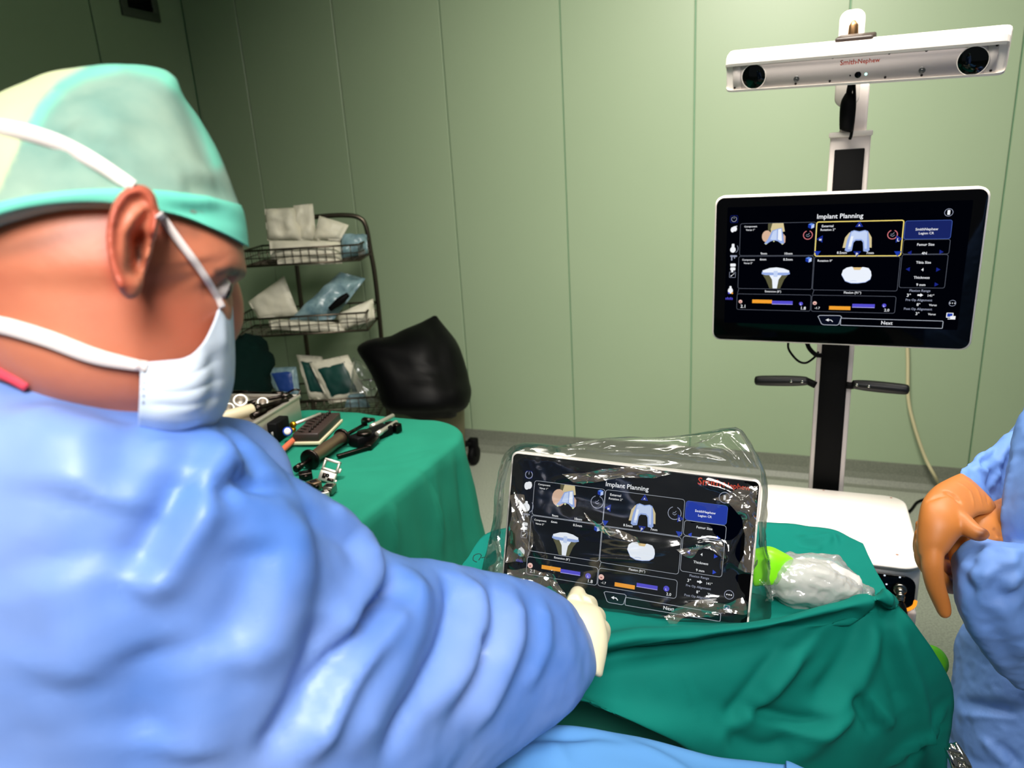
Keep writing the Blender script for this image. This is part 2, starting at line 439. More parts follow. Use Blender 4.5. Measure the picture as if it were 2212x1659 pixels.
def wire_tray(pxs, depth_near, hgt, name='wire_tray'):
    """pxs: picture points of back-left, back-right on the frame; tray juts towards the room"""
    a, b = pxs; ex = nrm((b-a)*[1, 1, 0]); ey = np.cross(ZZ, ex); ey = -ey if ey[1] > 0 else ey
    L = np.linalg.norm((b-a)[:2]); o = np.array([a[0], a[1], (a[2]+b[2])/2]); parts = []
    for z in (0, hgt*.5, hgt):
        c = [o, o+ex*L, o+ex*L+ey*depth_near, o+ey*depth_near]
        for i in range(4): parts.append(tube([c[i]+ZZ*z, c[(i+1) % 4]+ZZ*z], .005 if z != hgt*.5 else .0025, 6, 1))
    base = join(*parts); parts = []
    for k in range(15):
        q = o+ex*L*k/14; parts.append(tube([q+ZZ*hgt, q, q+ey*depth_near, q+ey*depth_near+ZZ*hgt], .0022, 5, 1))
    for k in range(9):
        q = o+ey*depth_near*k/8; parts.append(tube([q+ZZ*hgt, q, q+ex*L, q+ex*L+ZZ*hgt], .0022, 5, 1))
    t = mo(name, *base, DSTEEL, rt); m = mo('wire_mesh', *join(*parts), DSTEEL, t); m['kind'] = 'stuff'
    return o, ex, ey, L
tr1 = wire_tray((rk(570, 565), rk(800, 545)), .30, .075)
tr2 = wire_tray((rk(548, 690, .02), rk(818, 700, .02)), .32, .09)
tr3 = wire_tray((rk(600, 860), rk(838, 872)), .34, .11)
def tray_pt(t, u, v, z=0.0): return t[0]+t[1]*t[3]*u+t[2]*v+ZZ*z
def pack(name, label, cat, pts, th, cr_, m, group=None, seed=0):
    V, Fc = pouch(pts, th, cr_, seed); o = mo(name, V, Fc, m); tag(o, label, cat, group); return o
def rp(x, y, dy): return at(x, y, Y=RY+dy)
g = 'white packets on the trolley'
pack('paper_pack', 'tall crumpled white paper packet standing at left on the top tray', 'packet', [rp(578, 520, -.12), rp(655, 520, -.12), rp(640, 448, -.08), rp(572, 452, -.08)], .03, .012, PAPER, g, 1)
pack('paper_pack', 'upright cream packet in the middle of the top tray', 'packet', [rp(630, 522, -.10), rp(685, 522, -.10), rp(676, 440, -.07), rp(634, 444, -.07)], .025, .012, PAPER, g, 2)
pack('paper_pack', 'pale packet with pointed top leaning at right on the top tray', 'packet', [rp(676, 520, -.14), rp(735, 520, -.14), rp(754, 486, -.10), rp(690, 466, -.10)], .03, .008, PAPER, g, 3)
pack('paper_pack', 'flat white packet lying along the front of the top tray', 'packet', [rp(585, 560, -.26), rp(738, 562, -.26), rp(735, 522, -.22), rp(582, 520, -.22)], .035, .01, PAPER, g, 4)
pack('paper_pack', 'lowest thin white packet under the others on the top tray', 'packet', [rp(598, 572, -.27), rp(740, 570, -.27), rp(738, 556, -.24), rp(597, 558, -.24)], .02, .006, PAPER, g, 5)
pack('clear_bag', 'shiny clear bluish bag at the right end of the top tray', 'bag', [rp(732, 560, -.16), rp(795, 548, -.12), rp(792, 508, -.08), rp(738, 508, -.10)], .04, .02, CLEARBAG, None, 6)
pack('paper_pack', 'white packet standing slanted at the left end of the middle tray', 'packet', [rp(560, 690, -.14), rp(646, 680, -.14), rp(614, 596, -.10), rp(536, 652, -.10)], .02, .01, PAPER, g, 7)
pack('clear_bag', 'blue tinted bag of dark tools slanting across the middle tray', 'bag', [rp(618, 698, -.20), rp(722, 690, -.18), rp(790, 602, -.10), rp(735, 588, -.08)], .04, .022, CLEARBAG, None, 8)
pack('paper_pack', 'white mesh packet at the right front of the middle tray', 'packet', [rp(735, 715, -.26), rp(810, 690, -.20), rp(806, 645, -.18), rp(730, 678, -.24)], .03, .006, PAPER, g, 9)
pack('paper_pack', 'flat pale packet along the bottom of the middle tray', 'packet', [rp(585, 712, -.28), rp(745, 718, -.28), rp(742, 700, -.24), rp(580, 692, -.24)], .02, .008, PAPER, g, 10)
o = mo('dark_tool', *tube([rp(712, 668, -.24), rp(735, 650, -.235), rp(752, 636, -.23)], [.012, .02, .012], 10, 5), BLK); tag(o, 'small dark tool showing in the blue tinted bag on the middle tray', 'tool')
g2 = 'packs standing in the bottom tray'
def framed_pack(label, q, th, core, edge, seed):
    t = thing('sealed_pack', label, 'pack', np.mean(q, 0), g2)
    mo('border', *pouch(q, th, .006, seed), edge, t)
    c = np.mean(q, 0); nn = nrm(np.cross(q[1]-q[0], q[3]-q[0])); nn = nn if np.dot(nn, C-c) > 0 else -nn
    mo('content', *pouch([c+(k-c)*.72+nn*th*.9 for k in q], th*.6, .004, seed+5), core, t)
framed_pack('blue pack in clear film at the left of the bottom tray', [rp(600, 855, -.12), rp(650, 860, -.12), rp(640, 792, -.08), rp(572, 795, -.08)], .015, BLUEPK, CLEARBAG, 11)
framed_pack('pale edged teal pack leaning in the middle of the bottom tray', [rp(668, 862, -.14), rp(718, 866, -.14), rp(696, 770, -.08), rp(640, 766, -.08)], .02, TEALBAG, PAPER, 12)
framed_pack('dark green square pack with white border leaning at front of bottom tray', [rp(712, 872, -.2), rp(795, 858, -.2), rp(752, 766, -.14), rp(668, 784, -.14)], .02, TEALBAG, PAPER, 13)
pack('clear_bag', 'crumpled clear bag at the right of the bottom tray', 'bag', [rp(750, 876, -.24), rp(826, 866, -.2), rp(812, 800, -.14), rp(762, 772, -.12)], .05, .02, FILMG, None, 14)
pack('clear_bag', 'small silvery bag lying at the front of the bottom tray', 'bag', [rp(745, 880, -.28), rp(800, 880, -.28), rp(790, 852, -.24), rp(752, 856, -.24)], .03, .02, CLEARBAG, None, 15)
# dark green bundle behind the surgeon's mask, and a dark bin below the trolley
DGREEN = mat('dark_green_cloth', (3, 30, 26), .85, spec=.1, var=(9, (2, 20, 18), .3))
V, Fc = bodyloft([(505, 722, 3.35, 540, 712, 3.35, .10), (470, 760, 3.35, 580, 745, 3.35, .16), (430, 810, 3.30, 590, 800, 3.30, .2), (420, 860, 3.25, 596, 850, 3.25, .2), (420, 930, 3.25, 590, 930, 3.25, .2), (420, 1010, 3.25, 590, 1010, 3.25, .2), (420, 1120, 3.25, 590, 1120, 3.25, .2)], 36, 5)
V, _ = fbm(V, 9, .025, 3, 3, True, vnormals(V, Fc)); V[:, 2] = np.maximum(V[:, 2], .002)
tag(mo('laundry_bundle', V, Fc, DGREEN), 'dark green cloth bundle heaped beside the trolley behind the mask', 'bundle')
# bin with black sack
bo = at(962, 1000, Z=0)*1.0; bo[0] += .0; bY = 3.58
bc = at(952, 930, Y=bY); bc = np.array([bc[0], bY, 0])
bt = thing('waste_bin', 'beige round bin under a black sack near the back wall', 'bin', bc)
BEIGE = mat('bin_beige', (118, 108, 84), .45)
mo('bin_body', *lathe(bc+ZZ*.10, ZZ, [(0, .02), (0, .118), (.01, .122), (.25, .135), (.26, .13), (.26, .02)], 32), BEIGE, bt)
for a in range(4):
    q = bc+np.array([math.cos(a*1.57+.3), math.sin(a*1.57+.3), 0])*.17
    mo('caster_wheel', *lathe(q+ZZ*.055-TT*.016, TT, [(0, .01), (0, .05), (.006, .055), (.026, .055), (.032, .05), (.032, .01)], 20), BLK, bt)
    mo('caster_fork', *box(q+ZZ*.1, (TT, NN, ZZ), (.024, .022, .05), .006), BLK, bt)
    mo('caster_arm', *box(bc+(q-bc)*.6+ZZ*.125, (nrm(q-bc), np.cross(ZZ, nrm(q-bc)), ZZ), (.07, .018, .012), .004), BLK, bt)
SACK = mat('black_plastic_sack', (4, 4, 5), .5, spec=.12)
V, Fc = bodyloft([(936, 683, 3.56, 944, 684, 3.56, .006), (905, 698, 3.56, 956, 700, 3.56, .06), (845, 722, 3.56, 985, 732, 3.56, .15), (776, 748, 3.54, 1004, 772, 3.54, .19), (792, 792, 3.52, 1018, 820, 3.52, .21), (815, 840, 3.50, 1021, 850, 3.50, .22), (838, 880, 3.48, 1008, 878, 3.48, .2), (880, 894, 3.48, 985, 890, 3.48, .15)], 40, 5, 2.4)
b_ = bvh(V, Fc)
V = folds(V, Fc, [([(945, 770), (905, 810), (885, 830)], .015, .02, 1), ([(950, 765), (930, 810)], .012, .015, 1), ([(780, 752), (860, 790), (900, 850)], .012, .03), ([(930, 700), (960, 780), (970, 860)], .012, .03)], b_)
V = crease(V, vnormals(V, Fc), .006, [.09, .12, .16, .2], 3)
tag(mo('rubbish_sack', V, Fc, SACK), 'large black plastic sack hanging over the beige bin', 'sack')

# ------------------------------------------------------------------ tracking tower: column, monitor, camera bar, console
WHITE = mat('white_plastic', (236, 228, 220), .35)
WHITE2 = mat('white_metal', (215, 205, 200), .38)
GREYF = mat('camera_face_grey', (176, 168, 166), .45)
GLOSSB = mat('glossy_black_glass', (2, 2, 3), .07, spec=.25)
SOFTB = mat('soft_black_grip', (16, 15, 15), .45)
cx, cy = .797, 1.70
ex_m = nrm([.47984, -.22504, 0]); n_m = np.array([ex_m[1], -ex_m[0], 0])     # facing the room
tw = thing('tracking_tower', 'white wheeled tower column with black front carrying monitor and camera bar', 'stand', (cx, cy, 0))
AX = (ex_m, n_m, ZZ)
cxy = np.array([cx, cy, 0])
ztop = at(1832, 292, Y=cy)[2]
mo('column', *box(cxy-n_m*.03+ZZ*(ztop+.06)/2, AX, (.042, .03, (ztop-.06)/2), .004), WHITE2, tw)
mo('front_cover', *box(cxy+n_m*.002+ZZ*(.10+ztop-.02)/2, AX, (.031, .004, (ztop-.14)/2), .002), BLK, tw)
mo('column_cap', *box(cxy-n_m*.028+ZZ*(ztop+.002), AX, (.045, .034, .006), .003), WHITE, tw)
for s, nm in ((-1, 'base_leg'), (1, 'base_leg')):
    mo(nm, *box(cxy-n_m*.03+ex_m*s*.2+ZZ*.085, AX, (.2, .035, .022), .008), WHITE2, tw)
for s in (-1, 1):
    mo('base_leg', *box(cxy+n_m*.2+ex_m*s*.28+ZZ*.085, (n_m, -ex_m, ZZ), (.26, .03, .022), .008), WHITE2, tw)
    for q in (cxy+n_m*.42+ex_m*s*.28, cxy-n_m*.03+ex_m*s*.37):
        mo('caster_wheel', *lathe(q+ZZ*.035-ex_m*.014, ex_m, [(0, .008), (0, .03), (.005, .035), (.023, .035), (.028, .03), (.028, .008)], 18), BLK, tw)
        mo('caster_fork', *box(q+ZZ*.06, AX, (.02, .016, .02), .005), BLK, tw)
# handles, each a black grip on a bent bracket with two bolts
def on_front(x, y, off=0): return on_plane(x, y, cxy+n_m*off, n_m)
for pts, g0, g1, bolts in (([(1762, 832), (1745, 824), (1735, 820)], (1745, 823), (1630, 822), [(1733, 824), (1709, 823)]), ([(1828, 832), (1842, 833), (1850, 826)], (1843, 830), (1964, 842), [(1851, 831), (1877, 834)])):
    br = mo('handle_bracket', *tube([on_front(*q, .012) for q in pts], .009, 8, 3), BLK, tw)
    a, b = on_front(*g0, .022), on_front(*g1, .022)
    gr = mo('handle_grip', *tube([a+(b-a)*t for t in (0, .06, .3, .7, .95, 1)], [.009, .0115, .0135, .0135, .012, .006], 16, 5), SOFTB, tw)
    for q in bolts: mo('bolt', *lathe(on_front(*q, .034), n_m, [(0, .001), (0, .004), (.003, .004), (.004, .001)], 10), CHROME, gr)
# neck above the column, with the black inline connector
def on_col(x, y, off=0): return on_plane(x, y, cxy+n_m*off, n_m)
nk = [on_col(1836, 290, -.02), on_col(1840, 200, -.02), on_col(1848, 40, -.02)]
z0, z1 = nk[0][2]-.02, at(1843, 30, Y=cy)[2]
mo('neck_post', *box(cxy-n_m*.035+ex_m*.004+ZZ*((z0+z1-.14)/2), AX, (.028, .018, (z1-.14-z0)/2), .006), WHITE2, tw)
pl = rrect(.052, .20, .02); c0 = on_col(1843, 22, -.03)
mo('head_plate', *prism(pl, c0-ZZ*.20-ex_m*.026, ex_m, ZZ, n_m, .014, .003), WHITE, tw)
sl = rrect(.024, .10, .011); mo('plate_slot', *prism(sl, c0-ZZ*.115-ex_m*.011+n_m*.0145, ex_m, ZZ, n_m, .001), mat('slot_shade', (196, 184, 172), .5), tw)
mo('pivot_pin', *lathe(on_col(1841, 98, -.02), ZZ, [(0, .012), (.02, .012), (.04, .011), (.05, .006), (.052, .001)], 14), mat('bronze_pin', (130, 100, 70), .35, 1), tw)
mo('inline_connector', *tube([on_col(1834, 202, .012), on_col(1831, 225, .014), on_col(1829, 275, .014), on_col(1827, 284, .014)], [.008, .015, .015, .009], 14, 5), BLK, tw)
mo('connector_cable', *tube([on_col(1840, 175, .02), on_col(1836, 190, .015), on_col(1833, 208, .012)], .0065, 10, 5), BLK, tw)
mo('connector_cable', *tube([on_col(1845, 180, .02), on_col(1846, 225, .016), on_col(1843, 262, .014), on_col(1839, 290, .006), on_col(1836, 300, .0)], .0035, 8, 5), BLK, tw)
mo('side_screw', *lathe(on_col(1861, 200, -.03), ex_m, [(0, .001), (0, .004), (.006, .004), (.007, .001)], 8), CHROME, tw)

# tracking camera bar
kb = .915
bo_ = C+kb*(np.array([.59945, 1.93787, 1.72741])-C); bex = kb*np.array([.45756, -.32183, -.02577]); bey = kb*np.array([.00475, .01399, -.05387])
BW, BH = np.linalg.norm(bex), np.linalg.norm(bey); bx = nrm(bex); bup = -nrm(bey-bx*np.dot(bey, bx)); bn = np.cross(bx, bup)
bar = thing('tracking_camera', 'long white stereo tracking camera bar with two round black lenses', 'camera', bo_+bex*.5+bey*.5)
prof = [(-BH-.006, -.004), (-BH-.005, .003), (-BH, .004), (-BH, 0), (0, 0), (0, .005), (.006, .006), (.018, .003), (.026, -.006), (.030, -.022), (.026, -.05), (.012, -.066), (-BH+.005, -.066), (-BH-.004, -.05)]
ring0 = np.array([bup*a+bn*b for a, b in prof]); cm = ring0.mean(0)
rings = []
for t, s in ((-.016, .80), (-.0145, .9), (-.011, .965), (-.006, .992), (0, 1), (BW, 1), (BW+.006, .992), (BW+.011, .965), (BW+.0145, .9), (BW+.016, .8)):
    rings.append(bo_+bx*t+cm+(ring0-cm)*s)
mo('housing', *loft(rings), WHITE, bar, smooth=False)
mo('face_plate', *box(bo_+bx*BW/2-bup*BH/2+bn*.0005, (bx, bup, bn), (BW/2-.0185, BH/2-.001, .0012), .0004, 1), GREYF, bar)
for t in (.009, BW-.009): mo('end_strip', *box(bo_+bx*t-bup*BH/2+bn*.0003, (bx, bup, bn), (.0085, BH/2-.001, .0014), .0004, 1), mat('end_strip_grey', (196, 188, 184), .45), bar)
def bp(zx, zy): return on_plane(1540+zx/3.2917, zy/3.2917, bo_+bn*.0018, bn)
LENSG = mat('lens_glass', (1, 2, 2), .03, spec=.5)
for (zx, zy), rr in (((290, 545), .0262), ((1850, 432), .0262)):
    c = bp(zx, zy); ln = mo('lens', *lathe(c-bn*.001, bn, [(0, rr), (.0015, rr), (.0015, rr-.001), (.0022, rr*.9), (.0042, rr*.6), (.0050, rr*.25), (.0052, .0005)], 40), LENSG, bar)
    mo('lens_rim', *lathe(c-bn*.0008, bn, [(0, rr+.0012), (.0016, rr+.0012), (.0016, rr-.0002), (0, rr-.0002)], 40), WHITE, ln)
SCR = mat('dark_screw', (36, 28, 26), .4, .6)
for zx, zy in ((602, 428), (852, 410), (1254, 379), (1519, 359), (831, 577), (1225, 550), (588, 596), (1484, 535), (162, 465), (155, 625), (2022, 320), (1975, 502)):
    mo('screw', *lathe(bp(zx, zy), bn, [(-.001, .0001), (0, .0026), (.0004, .0026), (.0006, .0018), (.0002, .001), (.0002, .0001)], 10), SCR, bar)
for zx, zy in ((594, 562), (1487, 500)):
    mo('sensor_ring', *lathe(bp(zx, zy), bn, [(-.0005, .0062), (.0006, .0062), (.0006, .0042), (.0001, .004), (.0001, .0028), (.0008, .0026), (.0008, .0002)], 20), mat('ring_grey', (92, 92, 92), .35, .7), bar)
mo('sensor_window', *lathe(bp(1031, 532), bn, [(-.0005, .0066), (.0004, .0066), (.0007, .0058), (.0007, .0002)], 24), GLOSSB, bar)
mo('pilot_hole', *lathe(bp(976, 537), bn, [(-.0005, .0018), (.0004, .0016), (.0004, .0002)], 10), BLK, bar)
mo('status_light', *lathe(bp(1088, 527), bn, [(-.0005, .003), (.0005, .0028), (.0009, .0015), (.001, .0002)], 14), emit((200, 255, 240), 1.6), bar)
BRK = mat('bracket_brown', (48, 38, 34), .45)
c = on_plane(1848, 88, bo_-bn*.035, bn)
mo('mount_bracket', *box(c, (bx, bup, bn), (.037, .0115, .022), .004), BRK, bar)
mo('mount_foot', *box(c-bup*.009+bn*.006, (bx, bup, bn), (.027, .004, .02), .002), WHITE, bar)

# ------------------------------------------------------------------ flat print: text and interface drawings
TXT = {}
def text_geo(s):
    if s in TXT: return TXT[s]
    cu = bpy.data.curves.new('t', 'FONT'); cu.body = s; cu.size = 1; cu.resolution_u = 2
    cu.offset = .012
    o = bpy.data.objects.new('t', cu); COL.objects.link(o)
    e = o.evaluated_get(bpy.context.evaluated_depsgraph_get()); me = e.to_mesh()
    V = np.array([v.co[:2] for v in me.vertices]); Fc = [list(p.vertices) for p in me.polygons]
    e.to_mesh_clear(); bpy.data.objects.remove(o); bpy.data.curves.remove(cu)
    lo, hi = V.min(0), V.max(0); V = (V-[(lo[0]+hi[0])/2, .34])/(hi[0]-lo[0])     # unit width, centred
    TXT[s] = (V, Fc); return TXT[s]
class Print:
    """flat drawing on a rectangle: o top-left corner, ex and ey its sides, nz facing out"""
    def __init__(s, o, ex, ey, nz):
        s.o, s.ex, s.ey, s.nz = map(np.asarray, (o, ex, ey, nz)); s.W, s.H = np.linalg.norm(ex), np.linalg.norm(ey); s.px, s.py = nrm(ex), nrm(ey); s.clear()
        s.map = lambda u, v: (u, v)
    def clear(s): s.V, s.F, s.mi, s.ms, s.z = [], [], [], [], 0.0
    def P(s, a, b): return s.o+s.px*a+s.py*b+s.nz*s.z
    def add(s, pts, faces, m):
        if m not in s.ms: s.ms.append(m)
        k = s.ms.index(m); n = len(s.V); s.V += [s.P(a, b) for a, b in pts]; s.F += [[i+n for i in f] for f in faces]; s.mi += [k]*len(faces)
    def uv(s, u, v): u, v = s.map(u, v); return u*s.W, v*s.H
    def poly(s, uv, m):
        p = [s.uv(*q) for q in uv]; s.z += .00004; s.add(p, [list(range(len(p)))], m)
    def rect(s, u0, v0, u1, v1, m, r=.003, n=3):
        a, b = s.uv(u0, v0), s.uv(u1, v1); p = [(x+a[0], y+a[1]) for x, y in rrect(b[0]-a[0], b[1]-a[1], r, n)]
        s.z += .00004; s.add(p, [list(range(len(p)))], m); return p
    def line(s, p, wd, m, closed=True, uv=False):
        if uv: p = [s.uv(*q) for q in p]
        p = np.array(p); n = len(p); q = []
        for i in range(n):
            a = p[i-1] if (closed or i) else p[i]; b = p[(i+1) % n] if (closed or i < n-1) else p[i]
            d1, d2 = nrm(p[i]-a) if np.any(p[i] != a) else nrm(b-p[i]), nrm(b-p[i]) if np.any(p[i] != b) else nrm(p[i]-a)
            t = nrm(d1+d2); k = np.array([-t[1], t[0]])/max(.4, t@d1); q += [p[i]+k*wd/2, p[i]-k*wd/2]
        s.z += .00004
        s.add(q, [[2*i, 2*((i+1) % n), 2*((i+1) % n)+1, 2*i+1] for i in range(n if closed else n-1)], m)
    def frame(s, u0, v0, u1, v1, wd, m, r=.004):
        a, b = s.uv(u0, v0), s.uv(u1, v1); s.line([(x+a[0], y+a[1]) for x, y in rrect(b[0]-a[0], b[1]-a[1], r, 4)], wd, m)
    def disc(s, u, v, r, m, n=16, sy=1):
        a, b = s.uv(u, v); s.z += .00004; s.add([(a+r*math.cos(k*6.2832/n), b+sy*r*math.sin(k*6.2832/n)) for k in range(n)], [list(range(n))], m)
    def ringl(s, u, v, r, wd, m, a0=0, a1=360, n=24):
        a, b = s.uv(u, v); full = a1-a0 >= 360; k = n if full else n+1
        s.line([(a+r*math.cos(math.radians(a0+(a1-a0)*i/n)), b+r*math.sin(math.radians(a0+(a1-a0)*i/n))) for i in range(k)], wd, m, full)
    def text(s, t, u, v, wu, m):
        V, Fc = text_geo(t); a, b = s.uv(u, v); wd = wu*s.W; s.z += .00004; s.add([(a+x*wd, b-y*wd) for x, y in V], Fc, m)
    def out(s, name, parent):
        o = mo(name, s.V, s.F, s.ms, parent, smooth=False, mi=s.mi); s.clear(); return o
# the maker's name on the camera bar
ORANGE = mat('print_orange', (196, 62, 40), .5)
pr_ = Print(bo_+bn*.0019, bx*BW, -bup*BH, bn)
a, b = bp(903, 440), bp(1188, 430); wu = np.linalg.norm(b-a)/BW; mid = (a+b)/2-pr_.o
uu, vv = mid@bx/BW, -(mid@bup)/BH
pr_.text('Smith', uu-wu*.29, vv, wu*.40, ORANGE); pr_.text('Nephew', uu+wu*.23, vv, wu*.54, ORANGE); pr_.text('+', uu-wu*.067, vv+.03, wu*.045, ORANGE)
pr_.out('maker_lettering', bar)

NAVY, LINE, TXTC, GREYT = emit((3, 6, 20)), emit((176, 182, 194)), emit((240, 242, 246)), emit((150, 156, 176))
IBLUE, VIO, ORA, YEL = emit((30, 60, 170)), emit((84, 78, 205)), emit((240, 160, 50)), emit((240, 218, 120))
BTNM, BTN, IMPL, IMPD, IMPM = emit((24, 36, 96)), emit((38, 60, 158)), emit((236, 242, 252)), emit((150, 172, 226)), emit((196, 212, 244))
BONE, BONED, PINK, DKB = emit((212, 196, 150)), emit((90, 88, 62)), emit((214, 120, 126)), emit((8, 12, 26))
PANEL = emit((1, 2, 8)); DKARR = emit((28, 40, 130)); GREYP = emit((88, 92, 104))
def interface(P, parent, monitor):
    lw = .0009 if monitor else .0006
    L = LINE if not monitor else GREYP
    P.rect(.055, .02 if not monitor else .06, .945, .95 if not monitor else .9, emit((1, 3, 12) if not monitor else (1, 2, 7)), .002); P.out('screen_glow', parent)
    P.z = .0002; P.text('Implant Planning', .493, .139, .172, TXTC); P.out('heading', parent)
    if not monitor:
        P.z = .0002
        O2 = emit((205, 70, 48)); P.text('Smith', .808, .050, .086, O2); P.text('Nephew', .912, .055, .100, O2); P.text('+', .858, .056, .008, O2); P.out('maker_lettering', parent)
    P.z = .0002
    P.ringl(.870, .133, .0075, .001, GREYT); P.rect(.8655, .118, .8745, .148, TXTC, .001); P.out('info_icon', parent)
    # left-hand menu
    def icon(fn):
        P.z = .0002; fn(); P.out('menu_icon', parent)
    def pw():
        P.frame(.068, .118, .098, .168, .0006, DKARR, .003); P.ringl(.083, .143, .0055, .0011, GREYT, -60, 240); P.line([(.083, .122), (.083, .142)], .001, GREYT, False, True)
    def i2(): P.disc(.078, .218, .004, TXTC, 12, 1.5); P.disc(.088, .212, .0045, TXTC, 12, 1.3); P.line([(.072, .208), (.084, .196), (.097, .192)], .0012, TXTC, False, True)
    def i3(): P.disc(.082, .36, .0062, TXTC, 14, 1.1); P.rect(.077, .318, .088, .36, TXTC, .0015); P.ringl(.084, .352, .0105, .0009, GREYT, -40, 60, 8)
    def i4(): P.rect(.072, .400, .100, .412, GREYT, .0006); P.rect(.076, .408, .081, .438, GREYT, .0006); P.rect(.088, .408, .092, .424, GREYT, .0006)
    def i5(): P.rect(.073, .460, .096, .482, TXTC, .002); P.rect(.074, .488, .095, .510, TXTC, .002); P.rect(.078, .505, .086, .524, TXTC, .001)
    def i6(): P.frame(.071, .522, .096, .562, .0007, GREYT, .001); P.line([(.076, .555), (.092, .53)], .0009, TXTC, False, True); P.disc(.079, .549, .0013, TXTC, 8)
    def i7(): P.disc(.077, .660, .0058, TXTC, 14, 1.2); P.rect(.0725, .625, .0815, .66, TXTC, .002); P.disc(.071, .678, .0022, VIO, 10); P.disc(.085, .678, .0022, ORA, 10)
    def i8():
        for k in range(5): P.rect(.058+.0065*k, .712-.004*(k % 2), .0615+.0065*k, .727, VIO, .0004)
    for f in (pw, i2, i3, i4, i5, i6, i7, i8): icon(f)
    # four bone views
    def cube(u, v):
        P.poly([(u-.011, v-.010), (u, v-.018), (u+.012, v-.012), (u+.001, v-.002)], emit((96, 140, 232))); P.poly([(u-.011, v-.010), (u+.001, v-.002), (u+.001, v+.02), (u-.011, v+.012)], IBLUE); P.poly([(u+.001, v-.002), (u+.012, v-.012), (u+.012, v+.012), (u+.001, v+.02)], emit((190, 208, 246)))
    RG = PINK if monitor else GREYT
    def dial(u, v):
        P.ringl(u, v, .0092, .0016 if monitor else .001, RG, -70, 250); P.line([(u-.007, v-.004), (u, v-.002), (u+.006, v-.014)], .0008, GREYT, False, True); P.line([(u-.008, v+.004), (u+.001, v+.012), (u+.008, v+.002)], .0008, GREYT, False, True)
    def arr(u, v, ch, d='up'):
        s = .013
        pts = {'up': [(u-s, v+.014), (u, v-.02), (u+s, v+.014)], 'l': [(u-s, v), (u+s*.6, v-.022), (u+s*.6, v+.022)], 'r': [(u+s, v), (u-s*.6, v-.022), (u-s*.6, v+.022)], 'dn': [(u-s, v-.014), (u+s, v-.014), (u, v+.02)]}[d]
        P.poly(pts, DKARR if ch else IBLUE)
        if ch: P.line(pts, .0006, IBLUE, True, True); P.text(ch, u, v+.005, .008, TXTC)
    P.z = .0001; P.rect(.110, .176, .4065, .403, PANEL, .004); P.frame(.110, .176, .4065, .403, lw, L)
    P.text('Component', .152, .197, .052, TXTC); P.text('Varus 1\u00b0', .151, .221, .037, TXTC); cube(.388, .2); dial(.378, .263)
    P.poly([(.238, .178), (.281, .178), (.288, .235), (.235, .26), (.232, .22)], BONE); P.poly([(.221, .178), (.238, .178), (.232, .22), (.222, .24)], BONED)
    P.disc(.218, .268, .0105, emit((214, 178, 152)), 16, 1.25); P.poly([(.283, .25), (.292, .27), (.292, .31), (.284, .325)], emit((206, 170, 150)))
    P.poly([(.209, .318), (.222, .29), (.239, .228), (.262, .215), (.276, .21), (.281, .25), (.288, .318), (.281, .326), (.262, .302), (.247, .296), (.232, .305), (.217, .325)], IMPD)
    P.poly([(.232, .290), (.242, .235), (.257, .222), (.258, .292), (.247, .294)], IMPM); P.poly([(.262, .29), (.262, .22), (.274, .216), (.279, .30), (.272, .3)], IMPL)
    for q in ((.216, .321), (.247, .303), (.281, .322)): P.disc(*q, .0016, emit((210, 214, 160)), 8)
    P.text('9mm', .209, .388, .026, TXTC); P.text('10mm', .307, .389, .031, TXTC); P.out('bone_view', parent)
    P.z = .0001; P.rect(.409, .176, .722, .408, PANEL, .004)
    P.frame(.409, .176, .722, .408, .0022 if monitor else lw, YEL if monitor else L)
    P.text('External', .450, .204, .044, TXTC); P.text('Rotation 2\u00b0', .452, .229, .056, TXTC); dial(.687, .268)
    arr(.566, .198, 'A'); arr(.426, .291, 'M', 'l'); arr(.709, .297, 'L', 'r'); arr(.566, .392, 'P', 'dn'); arr(.418, .388, None, 'dn'); arr(.711, .392, None, 'dn')
    P.poly([(.511, .352), (.518, .282), (.532, .250), (.545, .250), (.532, .352)], BONE); P.poly([(.617, .352), (.614, .285), (.602, .250), (.590, .250), (.600, .352)], BONE)
    P.poly([(.520, .37), (.526, .30), (.537, .243), (.549, .235), (.568, .243), (.588, .235), (.600, .243), (.606, .30), (.610, .37), (.602, .38), (.588, .376), (.584, .318), (.578, .304), (.557, .304), (.550, .318), (.546, .374), (.530, .38)], IMPD)
    P.poly([(.530, .36), (.540, .25), (.55, .24), (.568, .25), (.588, .24), (.597, .25), (.600, .36), (.592, .36), (.588, .31), (.577, .294), (.557, .294), (.546, .31), (.541, .362)], IMPM)
    P.poly([(.532, .345), (.539, .275), (.548, .275), (.543, .345)], IMPL)
    P.text('8.5mm', .510, .385, .037, TXTC); P.text('7mm', .613, .387, .027, TXTC); P.out('bone_view', parent)
    P.z = .0001; P.rect(.108, .408, .4055, .642, PANEL, .004); P.frame(.108, .408, .4055, .642, lw, L)
    P.text('Component', .148, .433, .052, TXTC); P.text('Varus 2\u00b0', .147, .457, .037, TXTC); P.text('6mm', .207, .43, .026, TXTC); P.text('8.5mm', .306, .431, .037, TXTC); cube(.386, .432)
    P.poly([(.206, .534), (.222, .575), (.238, .638), (.281, .638), (.295, .575), (.312, .534)], BONED)
    P.poly([(.232, .535), (.288, .535), (.273, .575), (.268, .638), (.251, .638), (.247, .575)], IMPL)
    P.poly([(.205, .518), (.315, .518), (.317, .535), (.30, .543), (.22, .543), (.204, .535)], IMPD); P.poly([(.207, .51), (.235, .492), (.262, .487), (.29, .494), (.314, .51), (.312, .524), (.209, .524)], IMPL); P.rect(.252, .512, .268, .555, IMPM, .001); P.out('bone_view', parent)
